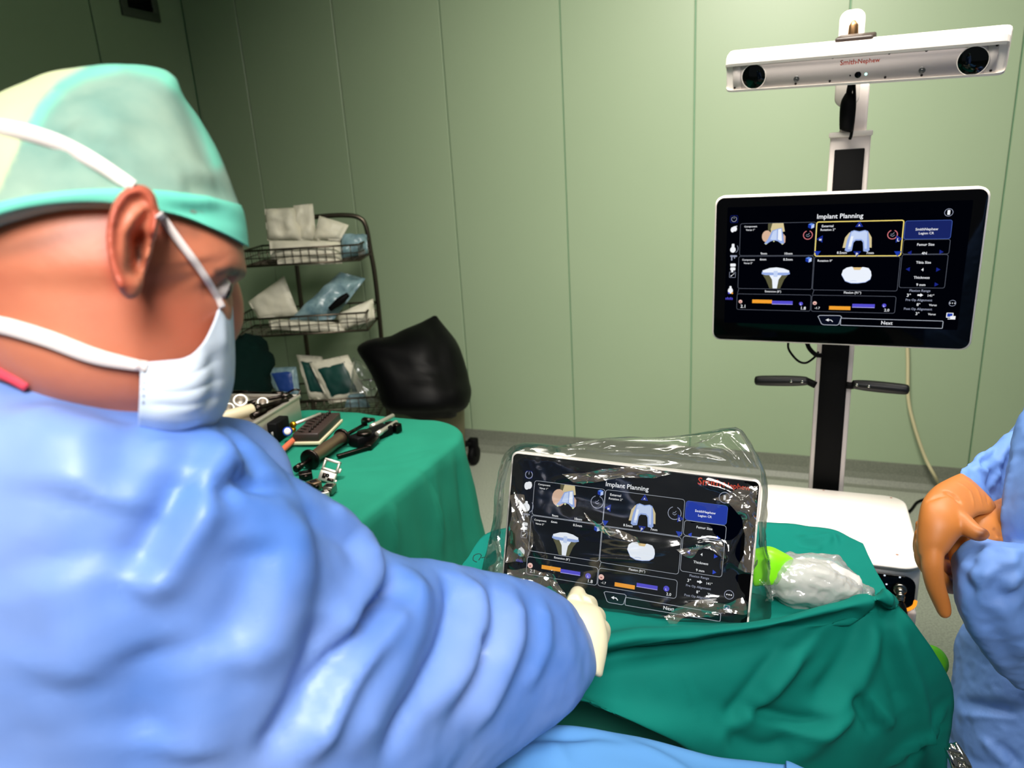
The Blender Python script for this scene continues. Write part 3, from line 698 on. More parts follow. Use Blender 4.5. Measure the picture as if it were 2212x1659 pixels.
    P.z = .0001; P.rect(.4085, .413, .722, .645, PANEL, .004); P.frame(.4085, .413, .722, .645, lw, L); P.text('Rotation 0\u00b0', .449, .44, .056, TXTC)
    a = [(.515, .535), (.519, .505), (.532, .488), (.55, .481), (.563, .49), (.577, .49), (.592, .483), (.612, .49), (.622, .512), (.625, .54), (.622, .565), (.605, .585), (.578, .592), (.552, .592), (.53, .578)]
    P.poly([(u, v+.004) for u, v in a], IMPD); P.poly(a, IMPL); P.poly([(.555, .486), (.588, .486), (.582, .503), (.560, .503)], emit((226, 196, 140))); P.line([(.548, .58), (.56, .577), (.572, .58)], .0006, IMPD, False, True); P.out('bone_view', parent)
    # gap gauges
    def gauge(u0, u1, ttl, uc, tw_, l, r, ou, ov, pu, pv, ul, ur):
        P.z = .0001; P.frame(u0, .682, u1, .798, lw, L); P.line([(u0+.006, .646), (u0+.001, .68)], lw, L, False, True)
        P.text(ttl, uc, .660, tw_, TXTC)
        P.rect(ou, ov, ou+.081, ov+.026, ORA, .0002); P.rect(pu, pv, pu+.083, pv+.022, VIO, .0002); P.rect(pu, pv+.022, pu+.083, pv+.026, emit((176, 170, 240)), .0001)
        P.disc(ul, .739, .0042, emit((238, 196, 186)), 14); P.text('M', ul, .742, .007, emit((150, 60, 60))); P.disc(ur, .745, .0042, VIO, 14); P.text('L', ur, .749, .005, TXTC)
        P.text(l, ul+.011, .773, .02, TXTC); P.text(r, ur+.011, .777, .019, TXTC); P.out('gap_gauge', parent)
    gauge(.106, .405, 'Extension (8\u00b0)', .253, .066, '2.1', '1.8', .170, .722, .251, .728, .121, .367)
    gauge(.4085, .721, 'Flexion (91\u00b0)', .561, .065, '-1.7', '2.0', .477, .757, .564, .738, .421, .681)
    # right-hand boxes
    P.z = .0001; P.rect(.7275, .181, .885, .299, BTNM if monitor else BTN, .005); P.frame(.7275, .181, .885, .299, lw, emit((70, 96, 176))); P.text('SmithNephew', .803, .236, .078, TXTC); P.text('Legion CR', .803, .262, .052, TXTC); P.out('implant_button', parent)
    AL = emit((40, 70, 200)) if not monitor else DKARR
    P.z = .0001; P.frame(.7275, .303, .886, .397, lw, L); P.text('Femur Size', .805, .335, .06, TXTC); P.text('4N', .803, .402-.01, .018, TXTC); P.poly([(.745, .388), (.759, .374), (.759, .402)], AL); P.poly([(.868, .384), (.854, .370), (.854, .398)], AL); P.out('size_box', parent)
    P.z = .0001; P.frame(.7275, .401, .885, .621, lw, L); P.text('Tibia Size', .804, .452, .052, TXTC); P.text('4', .803, .500, .008, TXTC); P.text('Thickness', .803, .552, .056, TXTC); P.text('9 mm', .803, .60, .032, TXTC)
    P.poly([(.745, .497), (.759, .483), (.759, .511)], AL); P.poly([(.864, .499), (.850, .485), (.850, .513)], AL); P.poly([(.864, .597), (.850, .583), (.850, .611)], AL); P.out('size_box', parent)
    P.z = .0001; P.text('Flexion Range', .802, .640, .074, GREYT); P.text('3\u00b0', .765, .672, .014, TXTC); P.text('141\u00b0', .842, .672, .022, TXTC); P.rect(.795, .665, .807, .675, TXTC, .0006); P.poly([(.805, .658), (.815, .670), (.805, .682)], TXTC)
    P.text('Pre Op Alignment', .802, .703, .094, GREYT); P.text('8\u00b0', .802, .734, .013, TXTC); P.text('Varus', .852, .735, .027, TXTC); P.text('Post Op Alignment', .802, .764, .1, GREYT); P.text('3\u00b0', .802, .796, .013, TXTC); P.text('Varus', .852, .797, .027, TXTC); P.out('alignment_readout', parent)
    P.z = .0001; P.ringl(.918, .72, .0062, .0009, GREYT)
    for k in (-1, 0, 1): P.disc(.918+k*.008, .72, .0011, TXTC, 8)
    P.out('more_icon', parent)
    P.z = .0001; P.rect(.902, .785, .926, .818, TXTC, .001); P.rect(.905, .789, .923, .812, IBLUE, .0005); P.rect(.916, .806, .934, .824, TXTC, .0008); P.rect(.908, .824, .934, .829, TXTC, .0003); P.out('screens_icon', parent)
    # bottom bar
    P.z = .0001; P.frame(.525, .842, .894, .892, .0012 if monitor else .0008, LINE, .002); P.text('Next', .697, .866, .042, TXTC); P.out('next_button', parent)
    P.z = .0001; hx = [(.444, .826), (.520, .824), (.527, .832), (.519, .886), (.512, .893), (.461, .893), (.452, .886), (.437, .834)]
    P.poly(hx, DKB); P.line(hx, .0013 if monitor else .0008, LINE, True, True); P.line([(.476, .858), (.488, .857), (.495, .870)], .0014, TXTC, False, True); P.poly([(.467, .858), (.479, .846), (.479, .868)], TXTC); P.out('back_button', parent)

# monitor
mo_o = np.array([.49295, 1.69510, 1.42043]); mex = np.array([.47984, -.22504, -.00221]); mey = np.array([.0022, .00171, -.33089])
mx = nrm(mex); mup = -nrm(mey-mx*np.dot(mey, mx)); mn = np.cross(mx, mup); MW, MH = np.linalg.norm(mex), np.linalg.norm(mey)
mon = thing('monitor', 'large black monitor on the tower column showing a planning screen', 'monitor', mo_o+mex*.5+mey)
q0 = mo_o+mey
mo('rear_shell', *prism(rrect(MW+.008, MH+.008, .02), q0-mx*.004-mup*.004-mn*.034, mx, mup, mn, .034, .004), WHITE, mon)
gl = mo('screen', *prism(rrect(MW, MH, .018), q0, mx, mup, mn, .0025, .0008), GLOSSB, mon)
mo('mount_arm', *box(q0+mx*MW*.57+mup*MH*.5-mn*.052, (mx, mup, mn), (.04, .05, .02), .004), BLK, mon)
Pm = Print(mo_o+mn*.0028, mx*MW, -mup*MH, mn)
Pm.map = lambda u, v: (.108+(u-.110)*1.017, .177+(v-.176)*(.82-.177)/(.842-.176))
interface(Pm, gl, True)
# cables under the monitor
t = thing('monitor_cable', 'black cables looping under the monitor beside the column', 'cable', on_col(1735, 780, .02))
mo('cable', *tube([on_col(1703, 735, .02), on_col(1704, 755, .02), on_col(1722, 778, .02), on_col(1740, 784, .02), on_col(1758, 773, .02), on_col(1768, 760, .01)], .0028, 8, 8), BLK, t)
mo('cable', *tube([on_col(1742, 735, .02), on_col(1748, 752, .02), on_col(1762, 766, .02), on_col(1775, 768, .01)], .0055, 8, 8), BLK, t)

# console box on the tower
kz = .685
k_rr, k_rf = np.array([.948, 1.60]), np.array([.812, 1.272]); ky = nrm(np.array([*(k_rf-k_rr), 0])); kx = np.cross(ky, ZZ); kx = kx if kx[0] > 0 else -kx
KD, KW = np.linalg.norm(k_rf-k_rr), .345
kc = np.array([*k_rr, 0])-kx*KW; kc[2] = kz
con = thing('console', 'white console box with rounded corners and black connector front on the tower', 'console', kc+kx*KW/2+ky*KD/2-ZZ*.105)
RED = mat('pale_red_dot', (180, 120, 100), .5)
mo('shell', *prism(rrect(KW, KD, .045, 8), kc-ZZ*.012, kx, ky, ZZ, .012, .006), WHITE, con)
mo('body', *prism(rrect(KW-.004, KD-.004, .044, 8), kc+kx*.002+ky*.002-ZZ*.105, kx, ky, ZZ, .094, .008), WHITE, con)
for x, y in ((1779, 1059), (1925, 1075), (1938, 1198)):
    mo('screw', *lathe(at(x, y, Z=kz+.0005), ZZ, [(-.001, .0001), (0, .0028), (.0004, .002), (.0004, .0001)], 10), RED, con)
fo = kc+ky*(KD+.0004)
mo('front_panel', *prism(rrect(KW-.03, .076, .022), fo+kx*.015-ZZ*.094, kx, ZZ, ky, .004, .001), GLOSSB, con)
mo('light_strip', *tube([fo+kx*(KW-.05)-ZZ*.097+ky*.004, fo+kx*(KW-.028)-ZZ*.094+ky*.004, fo+kx*(KW-.015)-ZZ*.083+ky*.004, fo+kx*(KW-.0125)-ZZ*.07+ky*.004], .0036, 8, 6), emit((255, 150, 40), 1.3), con)
def on_con(x, y, off=.004): return on_plane(x, y, fo+ky*off, ky)
pc = on_con(1944, 1272)
pg = mo('port_ring', *lathe(pc, ky, [(0, .004), (0, .0125), (.005, .0125), (.006, .010), (.006, .004)], 24), STEEL, con)
mo('plug', *lathe(pc+ky*.004, nrm(ky-ZZ*.8), [(0, .004), (0, .0085), (.006, .0085), (.0065, .0075), (.010, .0075), (.0105, .0088), (.016, .0088), (.0165, .0076), (.021, .0076), (.024, .0065), (.024, .001)], 20), STEEL, pg)
for x, y in ((1911, 1243), (1944, 1247), (1915, 1262)):
    mo('port_light', *lathe(on_con(x, y), ky, [(-.001, .0001), (0, .002), (.001, .0012), (.001, .0001)], 8), emit((230, 240, 255), 1.0), con)
mo('support_post', *box(kc+kx*KW*.5+ky*KD*.35-ZZ*.36, (kx, ky, ZZ), (.05, .05, .255), .006), WHITE2, con)
mo('support_bracket', *box(kc+kx*(KW-.045)+ky*(KD-.04)-ZZ*.14, (kx, ky, ZZ), (.04, .03, .034), .006), WHITE, con)
q = pc+nrm(ky-ZZ*.8)*.026
tag(mo('console_cable', *tube([q, on_con(1950, 1315, .022), on_con(1955, 1345, .022), on_con(1958, 1420, .03), on_con(1955, 1560, .03)], [.0055, .0075, .006, .0045, .0045], 10, 6), SOFTB), 'black cable plugged into the front of the white console', 'cable')
tag(mo('floor_cable', *tube([at(1930, 1130, Z=.02), at(1966, 1103, Z=.006), at(1985, 1083, Z=.006), at(2030, 1075, Z=.006), at(2120, 1085, Z=.006), at(2300, 1130, Z=.006)], .006, 8, 6), BLK), 'black cable lying on the floor to the right of the console', 'cable')
CREAM = mat('cream_cable', (196, 188, 150), .5)
def on_wall(x, y, off=.02): return on_plane(x, y, NN*(DW-off), NN)
tag(mo('wall_cable', *tube([on_wall(1950, 560, .03), on_wall(1958, 700, .03), on_wall(1961, 780, .03), on_wall(1962, 860, .04), on_wall(1975, 920, .05), on_wall(1997, 985, .06), on_wall(2018, 1026, .075), at(2040, 1062, Z=.006), at(2090, 1100, Z=.006)], .0075, 8, 8), CREAM), 'cream cable hanging down the back wall to the floor at right', 'cable')

# ------------------------------------------------------------------ instrument table with green cloth
GREENC = mat('green_drape_cloth', (28, 118, 94), .85, spec=.15, var=(7, (22, 106, 84), .3), bump=(900, .12, .0006))
TZ = .85
crn = np.array([-.096, 1.860, 0]); LN, LW = .98, .80
it = thing('instrument_table', 'steel table under the green cloth behind the surgeon', 'table', crn-TT*LW/2-NN*LN/2)
mo('tabletop', *prism(rrect(LW-.03, LN-.03, .15, 8), crn-TT*(LW-.015)-NN*(LN-.015)+ZZ*(TZ-.036), TT, NN, ZZ, .03, .004), STEEL, it)
for a in (.1, LW-.1):
    for b in (.1, LN-.1):
        mo('leg', *tube([crn-TT*a-NN*b+ZZ*.03, crn-TT*a-NN*b+ZZ*(TZ-.035)], .014, 10, 1), STEEL, it)
        mo('foot', *lathe(crn-TT*a-NN*b, ZZ, [(.0, .004), (0, .02), (.03, .018), (.032, .004)], 14), BLK, it)
def draped_table(name, rc, rn, nseg, prof, amp, seed):
    """rounded rectangle cloth, hanging: prof = (inset or outset, z, fold share)"""
    P = []
    base = rrect(LW, LN, rc, 14); L = []
    for i in range(len(base)):
        a, b = np.array(base[i]), np.array(base[(i+1) % len(base)]); k = max(1, int(np.linalg.norm(b-a)/.012))
        for j in range(k): L.append(a+(b-a)*j/k)
    L = np.array(L); n = len(L); T = np.roll(L, -1, 0)-np.roll(L, 1, 0); T /= np.linalg.norm(T, axis=1, keepdims=True); O = np.stack([T[:, 1], -T[:, 0]], 1)
    s = np.cumsum(np.linalg.norm(np.roll(L, -1, 0)-L, axis=1)); rows = []
    ctr = np.array([LW/2, LN/2])
    corner = np.array([min(np.linalg.norm(p-np.array(c)) for c in ((0, 0), (LW, 0), (0, LN), (LW, LN))) for p in L])
    cf = np.exp(-(corner/.22)**2)
    for f in (.0, .25, .5, .7, .82, .9):
        q = ctr+(L-ctr)*f; rows.append((q, np.full(n, TZ+.003)))
    for off, z, fs in prof:
        wv = np.array([noise.noise(Vector((si*9+seed, z*1.1, seed)))*.9+noise.noise(Vector((si*24+seed, z*2, 3)))*.35+noise.noise(Vector((si*3.7, z*.6, seed)))*.8 for si in s])
        q = L+O*(off+fs*(amp*wv+.2*amp*fs+.07*cf*fs))[:, None]; rows.append((q, np.full(n, z)-0.05*cf*(1-fs)*(fs > 0)))
    V = np.array([[*(crn-TT*LW-NN*LN+TT*x+NN*y)[:2], z] for q, zz in rows for (x, y), z in zip(q, zz)])
    Fc = []
    for i in range(len(rows)-1):
        for j in range(n):
            k = (j+1) % n; Fc.append([i*n+j, i*n+k, (i+1)*n+k, (i+1)*n+j])
    return V, Fc
V, Fc = draped_table('c', .15, 0, 0, [(-.03, TZ+.003, 0), (-.012, TZ+.003, 0), (-.002, TZ, 0), (.004, TZ-.008, .0), (.008, TZ-.025, .04)]+[(.009+.002*k, TZ-.025-.045*k, min(1, .08+.075*k)) for k in range(1, 16)], .034, 4.2)
b_ = bvh(V, Fc)
V = folds(V, Fc, [([(700, 1040), (770, 1055), (848, 1082), (870, 1110)], .0035, .006, 1), ([(880, 960), (905, 1005), (925, 1030)], .0035, .006, 1), ([(905, 1000), (940, 1060), (960, 1130)], .008, .012), ([(850, 1080), (850, 1200)], -.012, .012), ([(690, 900), (800, 900), (880, 905)], .002, .006, 1), ([(820, 990), (900, 1010)], .003, .006, 1), ([(960, 970), (870, 1075), (800, 1135)], -.003, .007, 1), ([(940, 1020), (950, 1200)], -.014, .016), ([(985, 985), (1010, 1170)], .012, .018), ([(880, 1180), (940, 1130)], .005, .008, 1)], b_)
V = crease(V, vnormals(V, Fc), .0028, [.08, .12, .17, .25], 8, 1.6)
tag(mo('table_cloth', V, Fc, GREENC), 'green cloth draped over the instrument table behind the surgeon', 'cloth')

IZ = TZ+.006
def on_t(x, y, z=0.0): return at(x, y, Z=IZ+z)
DARKI = mat('dark_instrument_steel', (52, 46, 42), .3, 1.0)
BRONZE = mat('bronze_handle', (126, 104, 84), .36, .85)
SATIN = mat('satin_steel', (206, 198, 186), .42, .8)
CREAMP = mat('cream_plastic', (206, 192, 158), .45)
BROWNB = mat('dark_brown_block', (44, 30, 26), .5)
# metal tray with instruments
A, B, D_ = at(645, 857, Z=.925), at(537, 924, Z=.925), at(505, 850, Z=.925)
e1, l1 = nrm((B-A)*[1, 1, 0]), np.linalg.norm((B-A)[:2])*1.5; e2 = np.cross(ZZ, e1); e2 = e2 if np.dot(e2, D_-A) > 0 else -e2; l2 = .26
tr = thing('instrument_tray', 'steel sterilising tray full of instruments at the back of the green table', 'tray', A+e1*l1/2+e2*l2/2-ZZ*.07)
z0 = IZ-.925
mo('floor', *box(A+e1*l1/2+e2*l2/2+ZZ*(z0+.002), (e1, e2, ZZ), (l1/2, l2/2, .0015)), SATIN, tr)
for o_, d_, L_ in ((A, e1, l1), (A, e2, l2), (A+e2*l2, e1, l1), (A+e1*l1, e2, l2)):
    nn_ = np.cross(d_, ZZ)
    mo('side_wall', *box(o_+d_*L_/2+ZZ*(z0/2), (d_, nn_, ZZ), (L_/2, .0012, abs(z0)/2), .0004, 1), SATIN, tr)
    mo('rim', *box(o_+d_*L_/2+ZZ*.002, (d_, nn_, ZZ), (L_/2+.004, .0055, .0045), .002), SATIN, tr)
mo('corner_hook', *tube([A+ZZ*.004, A-e1*.012+ZZ*.014, A-e1*.004+e2*.012+ZZ*.020, A+e2*.03+ZZ*.012], .003, 8, 5), DARKI, tr)
def in_tray(x, y, z): return at(x, y, Z=z)
t = thing('tray_handle', 'cream cylindrical handle with dark steel tip lying in the metal tray', 'handle', in_tray(512, 893, .93))
a, b = in_tray(470, 905, .935), in_tray(548, 884, .935)
mo('grip', *lathe(a, b-a, [(0, .004), (0, .014), (.004, .0165), (np.linalg.norm(b-a)-.004, .0165), (np.linalg.norm(b-a), .013), (np.linalg.norm(b-a), .004)], 20), CREAMP, t)
mo('tip', *lathe(b, b-a, [(0, .004), (0, .010), (.012, .012), (.02, .012), (.024, .007), (.07, .0065), (.10, .005), (.101, .001)], 16), DARKI, t)
for i, (lbl, x, y, r) in enumerate((('steel ring head nearest the mask in the metal tray', 492, 880, .020), ('shiny steel ring in the middle of the metal tray', 518, 863, .024), ('small steel ring at the right back of the metal tray', 566, 867, .018))):
    c = in_tray(x, y, .938)
    tag(mo('ring_head', *lathe(c-ZZ*.01, nrm(np.array([.3, -.6, .7])), [(0, r*.6), (0, r), (.008, r*1.05), (.016, r*.9), (.018, r*.6), (.010, r*.5), (0, r*.6)], 22), SATIN), lbl, 'instrument', 'steel ring heads in the tray')
for lbl, p0, p1, r in (('dark steel rod along the back of the metal tray', (500, 848), (610, 852), .008), ('second dark rod crossing behind the rings in the tray', (535, 872), (625, 852), .007), ('black shaft beside the right rail of the metal tray', (545, 900), (628, 858), .009)):
    a, b = in_tray(*p0, .928), in_tray(*p1, .928); L_ = np.linalg.norm(b-a)
    tag(mo('steel_rod', *lathe(a, b-a, [(0, .001), (0, r), (L_*.3, r), (L_*.32, r*.7), (L_*.8, r*.7), (L_*.82, r*1.15), (L_, r*1.15), (L_, .001)], 14), DARKI), lbl, 'instrument', 'dark rods in the tray')
# black box with blue knob
ct = on_t(600, 955); bax = (e1, e2, ZZ)
pb = on_t(597, 945)
t = thing('instrument_box', 'small black box with a blue and white knob beside the tray', 'box', pb)
mo('body', *box(pb+ZZ*.026, bax, (.034, .026, .026), .004), BLK, t)
kp = at(621, 932, Y=pb[1]-.035)
mo('knob', *lathe(kp, -nrm(kp-C), [(-.012, .003), (-.012, .011), (0, .0125), (.004, .0115), (.005, .0095)], 24), mat('knob_blue', (28, 66, 170), .3), t)
mo('knob_cap', *lathe(kp, -nrm(kp-C), [(.0045, .0094), (.0065, .008), (.0078, .004), (.008, .0002)], 24), WHITE, t)
lb = at(590, 938, Y=pb[1]-.036)
mo('label_plate', *box(lb, (e1, ZZ, np.cross(e1, ZZ)), (.006, .007, .0015)), mat('label_grey', (120, 118, 114), .5), t)
# gold joint and steel rod lying towards the block
a, b = at(634, 917, Z=IZ+.035), at(692, 894, Z=IZ+.034)
t = thing('probe', 'steel probe with two gold collars pointing over the dark block', 'instrument', a)
mo('shaft', *tube([a, b], [.005, .0042], 12, 2), SATIN, t)
GOLD = mat('gold_anodised', (214, 158, 40), .28, .9)
for q, r in ((a, .0085), (at(633, 928, Z=IZ+.02), .0085)): mo('collar', *lathe(q-(b-a)/np.linalg.norm(b-a)*.006, b-a, [(0, .002), (0, r), (.008, r), (.010, r*.7), (.012, r*.7), (.012, .002)], 18), GOLD, t)
a, b, c = on_t(604, 978, .006), on_t(640, 945, .012), at(668, 905, Z=IZ+.03)
t = thing('orange_tube', 'thin orange brown tool with dark tip lying in front of the black box', 'instrument', a)
mo('grip', *tube([a, a+(b-a)*.5, b], [.0075, .008, .0065], 12, 5), mat('orange_plastic', (186, 92, 62), .45), t)
mo('tip', *tube([b, b+(c-b)*.5, c], [.005, .004, .003], 10, 4), DARKI, t)
# brown block on a cream plate, with a row of pegs
Q = [on_t(652, 957), on_t(690, 960), on_t(738, 912), on_t(702, 895)]
pe1 = nrm(Q[2]-Q[1]); pe2 = np.cross(ZZ, pe1); L_ = np.linalg.norm(Q[2]-Q[1]); W_ = .07
t = thing('peg_block', 'dark brown slotted block on a cream plate beside the tray', 'block', (Q[0]+Q[2])/2)
pc_ = (Q[1]+Q[2])/2+pe2*W_/2
mo('base_plate', *box(pc_+ZZ*.004, (pe1, pe2, ZZ), (L_/2+.004, W_/2+.003, .004), .0015), CREAMP, t)
mo('block', *box(pc_+ZZ*.019, (pe1, pe2, ZZ), (L_/2, W_/2, .011), .003), BROWNB, t)
for k in range(9):
    q = pc_-pe1*(L_/2-.012)+pe1*(L_-.024)*k/8-pe2*W_*.12+ZZ*.029
    mo('peg', *lathe(q, ZZ+pe1*.3, [(0, .0035), (.004, .0035), (.010, .0028), (.012, .0015), (.012, .0003)], 10), DARKI, t)
for k in range(8):
    q = pc_-pe1*(L_/2-.016)+pe1*(L_-.032)*k/7+pe2*W_*.25+ZZ*.0305
    mo('slot_rib', *box(q, (nrm(pe2+pe1*.5), np.cross(ZZ, nrm(pe2+pe1*.5)), ZZ), (.011, .0022, .002), .0008, 1), DARKI, t)
# bronze hammer handle with two flanges and a rod through it
a, b = on_t(671, 992, .022), on_t(738, 945, .022); ax_ = nrm(b-a); L_ = np.linalg.norm(b-a)
t = thing('slide_hammer', 'bronze spool handled slide hammer lying across the green cloth', 'instrument', (a+b)/2)
mo('handle', *lathe(a, ax_, [(.0, .008), (.004, .014), (.02, .0148), (L_*.45, .0168), (L_*.75, .0150), (L_*.9, .0165), (L_-.002, .0165), (L_, .008)], 28), BRONZE, t)
for q, r in ((a-ax_*.006, .0255), (b-ax_*.002, .023)): mo('flange', *lathe(q, ax_, [(0, .006), (0, r-.0015), (.0015, r), (.0055, r), (.007, r-.0015), (.007, .006)], 32), DARKI, t)
f0 = on_t(640, 1013, .015)
mo('rod', *tube([f0, a-ax_*.005], .0048, 12, 1), DARKI, t)
mo('coupling', *lathe(f0, ax_, [(-.002, .002), (-.002, .0085), (.018, .0085), (.02, .0065), (.03, .0065), (.03, .002)], 14), DARKI, t)
r1 = on_t(788, 917, .016)
mo('rod', *tube([b, r1], .0052, 12, 1), DARKI, t)
mo('hook', *tube([r1-ZZ*.004, r1+ZZ*.012, on_t(796, 908, .034), on_t(806, 906, .030), on_t(808, 910, .020)], [.008, .0085, .007, .005, .0035], 12, 5), DARKI, t)
# clamp with two parallel bars
t = thing('alignment_clamp', 'dark clamp with two parallel steel bars near the cloth edge', 'instrument', on_t(800, 945))
for (p0, p1) in (((802, 922), (849, 898)), ((815, 938), (856, 912))):
    a, b = on_t(*p0, .022), on_t(*p1, .022); L_ = np.linalg.norm(b-a)
    mo('bar', *lathe(a, b-a, [(0, .002), (0, .0075), (L_*.2, .0075), (L_*.22, .0062), (L_, .0062), (L_, .002)], 14), SATIN, t)
a, b = on_t(762, 955, .014), on_t(838, 925, .014); d_ = nrm(b-a)
mo('body', *box((a+b)/2, (d_, np.cross(ZZ, d_), ZZ), (np.linalg.norm(b-a)/2, .022, .013), .004), BLK, t)
mo('yoke', *lathe(on_t(787, 938, .026), ZZ, [(0, .004), (0, .018), (.004, .02), (.008, .018), (.008, .004)], 24), DARKI, t)
mo('end_block', *box(on_t(850, 922, .014), (d_, np.cross(ZZ, d_), ZZ), (.010, .024, .012), .003), DARKI, t)
a, b, c = on_t(728, 986, .006), on_t(795, 966, .008), on_t(812, 948, .012)
mo('arm', *box((a+b)/2, (nrm(b-a), np.cross(ZZ, nrm(b-a)), ZZ), (np.linalg.norm(b-a)/2, .006, .004), .0015), DARKI, t)
mo('arm', *box((b+c)/2, (nrm(c-b), np.cross(ZZ, nrm(c-b)), ZZ), (np.linalg.norm(c-b)/2+.004, .010, .007), .002), DARKI, t)
# steel cutting guide: flat frame with a window
o_ = on_t(687, 1036, .004); xx = nrm(at(722, 1040, D=1.5)-at(687, 1036, D=1.5)); yy = nrm(ZZ*.8+NN*.55+TT*.12); xx = nrm(xx-yy*np.dot(xx, yy)); zz = np.cross(xx, yy)
t = thing('cutting_guide', 'pale steel cutting guide plate with a rectangular window', 'instrument', o_)
gw, gh = .038, .052
def gb(x0, y0, x1, y1, n_, m_, h=.006, lift=0, p=None): return mo(n_, *box(o_+xx*gw*(x0+x1)/2+yy*gh*(y0+y1)/2+zz*lift, (xx, yy, zz), (gw*(x1-x0)/2, gh*(y1-y0)/2, h), .0012, 1), m_, p or t)
gb(0, 0, 1, .45, 'plate', SATIN); gb(0, .45, .14, 1, 'side_bar', SATIN); gb(.86, .45, 1, 1, 'side_bar', SATIN); gb(0, .88, 1, 1, 'top_bar', SATIN); gb(0, .45, 1, .58, 'cross_bar', SATIN)
gb(.2, .12, .42, .36, 'slot', DARKI, .002, .0055); gb(.55, .06, .95, .2, 'slot', DARKI, .002, .0055)
mo('screw_hole', *lathe(o_+xx*gw*.5+yy*gh*.28+zz*.005, zz, [(0, .0045), (.0025, .0045), (.0025, .002), (.001, .001)], 14), BLK, t)
gb(1.0, .5, 1.16, .72, 'tab', SATIN, .002); gb(.95, .05, 1.12, .2, 'tab', SATIN, .002)
# small dark steel blocks in front of it
g = 'dark steel blocks at the front of the table'
for i, (x, y, w_, d2, h_, rz, lbl) in enumerate(((660, 1026, .015, .012, .008, .3, 'dark steel block at the far left of the block cluster'), (678, 1048, .014, .013, .009, .7, 'bronze tinted block in the middle of the block cluster'), (712, 1056, .012, .013, .009, -.2, 'upright grey block at the right of the block cluster'), (664, 1056, .012, .015, .009, 1.0, 'low dark block nearest the surgeon sleeve'), (692, 1070, .018, .009, .007, .5, 'flat pale steel bar at the front of the block cluster'))):
    c = on_t(x, y, h_); ax2 = (np.array([math.cos(rz), math.sin(rz), 0]), np.array([-math.sin(rz), math.cos(rz), 0]), ZZ)
    t = thing('steel_block', lbl, 'instrument', c-ZZ*h_, g)
    mo('body', *box(c, ax2, (w_, d2, h_), .002), (DARKI, BRONZE, STEEL, DARKI, SATIN)[i], t)
    mo('notch', *box(c+ZZ*h_, ax2, (w_*.5, d2*.35, .002), .0006, 1), BLK, t)
    mo('boss', *lathe(c-ax2[1]*d2, -ax2[1], [(-.002, .001), (-.001, .005), (.004, .005), (.005, .004), (.005, .001)], 12), DARKI, t)

# ------------------------------------------------------------------ green draped table in front, tablet, cover
FZ = .875
TEAL = mat('teal_drape_cloth', (6, 120, 106), .8, spec=.15, var=(8, (5, 108, 97), .3), bump=(1100, .16, .0006))
TEALD = mat('under_drape_cloth', (18, 120, 98), .85, var=(8, (14, 104, 86), .3))
ft = thing('drape_table', 'steel side table under the teal green cloth in front', 'table', (.28, 1.0, 0))
mo('tabletop', *box((.25, 1.03, FZ-.03), ((.96, -.27, 0), (.27, .96, 0), ZZ), (.18, .08, .012), .005), STEEL, ft)
mo('column', *tube([(.30, 1.08, .05), (.30, 1.08, FZ-.04)], .02, 14, 1), STEEL, ft)
mo('base_foot', *lathe((.30, 1.08, 0), ZZ, [(0, .02), (0, .17), (.012, .17), (.03, .05), (.05, .03), (.055, .02)], 32), DSTEEL, ft)
def rowZ(p, z): return [at(x, y, Z=z) for x, y in p]
lipz = FZ+.025
r0 = rowZ([(1002, 1216), (1062, 1148), (1200, 1135), (1350, 1130), (1500, 1128), (1660, 1127), (1790, 1140), (1864, 1176)], FZ)
r1 = rowZ([(960, 1290), (1060, 1230), (1200, 1200), (1350, 1190), (1500, 1190), (1660, 1190), (1800, 1195), (1896, 1238)], FZ)
r2 = rowZ([(955, 1390), (1060, 1330), (1200, 1310), (1350, 1290), (1500, 1280), (1660, 1270), (1800, 1262), (1914, 1272)], FZ)
r3 = rowZ([(955, 1458), (1078, 1414), (1228, 1390), (1350, 1354), (1500, 1348), (1660, 1338), (1800, 1318), (1928, 1292)], FZ)
r4 = rowZ([(958, 1466), (1082, 1424), (1228, 1400), (1350, 1364), (1500, 1354), (1660, 1337), (1800, 1304), (1920, 1281)], lipz)
LY = [p[1] for p in r4]
def rowY(p, dy): return [at(x, y, Y=LY[i]-dy[i] if hasattr(dy, '__len__') else LY[i]-dy) for i, (x, y) in enumerate(p)]
r4b = rowY([(958, 1484), (1080, 1444), (1226, 1424), (1350, 1388), (1500, 1373), (1660, 1352), (1790, 1322), (1930, 1290)], .018)
r5 = rowY([(956, 1500), (1075, 1465), (1225, 1444), (1350, 1410), (1500, 1392), (1660, 1366), (1775, 1340), (1938, 1304)], -.006)
r6 = rowY([(950, 1530), (1070, 1500), (1212, 1475), (1342, 1455), (1490, 1445), (1655, 1428), (1800, 1405), (1978, 1350)], .02)
r7 = rowY([(940, 1540), (1060, 1520), (1205, 1495), (1332, 1510), (1478, 1525), (1645, 1535), (1820, 1500), (2038, 1440)], [.04]*7+[.02])
r8 = rowY([(930, 1552), (1052, 1536), (1225, 1506), (1325, 1540), (1440, 1583), (1630, 1640), (1850, 1600), (2062, 1510)], [.06]*7+[.0])
r9 = rowY([(925, 1560), (1050, 1546), (1240, 1512), (1330, 1546), (1450, 1590), (1620, 1730), (1840, 1740), (2050, 1640)], [.05]*7+[-.01])
r10 = rowY([(925, 1566), (1050, 1552), (1244, 1514), (1338, 1548), (1462, 1594), (1615, 1800), (1830, 1830), (2035, 1760)], [.03]*7+[-.02])
G = np.array([r0, r1, r2, r3, r4, r4b, r5, r6, r7, r8, r9, r10])
V, Fc, (m_, n_) = patch(G, 14, 24)
b_ = bvh(V, Fc); N_ = vnormals(V, Fc)
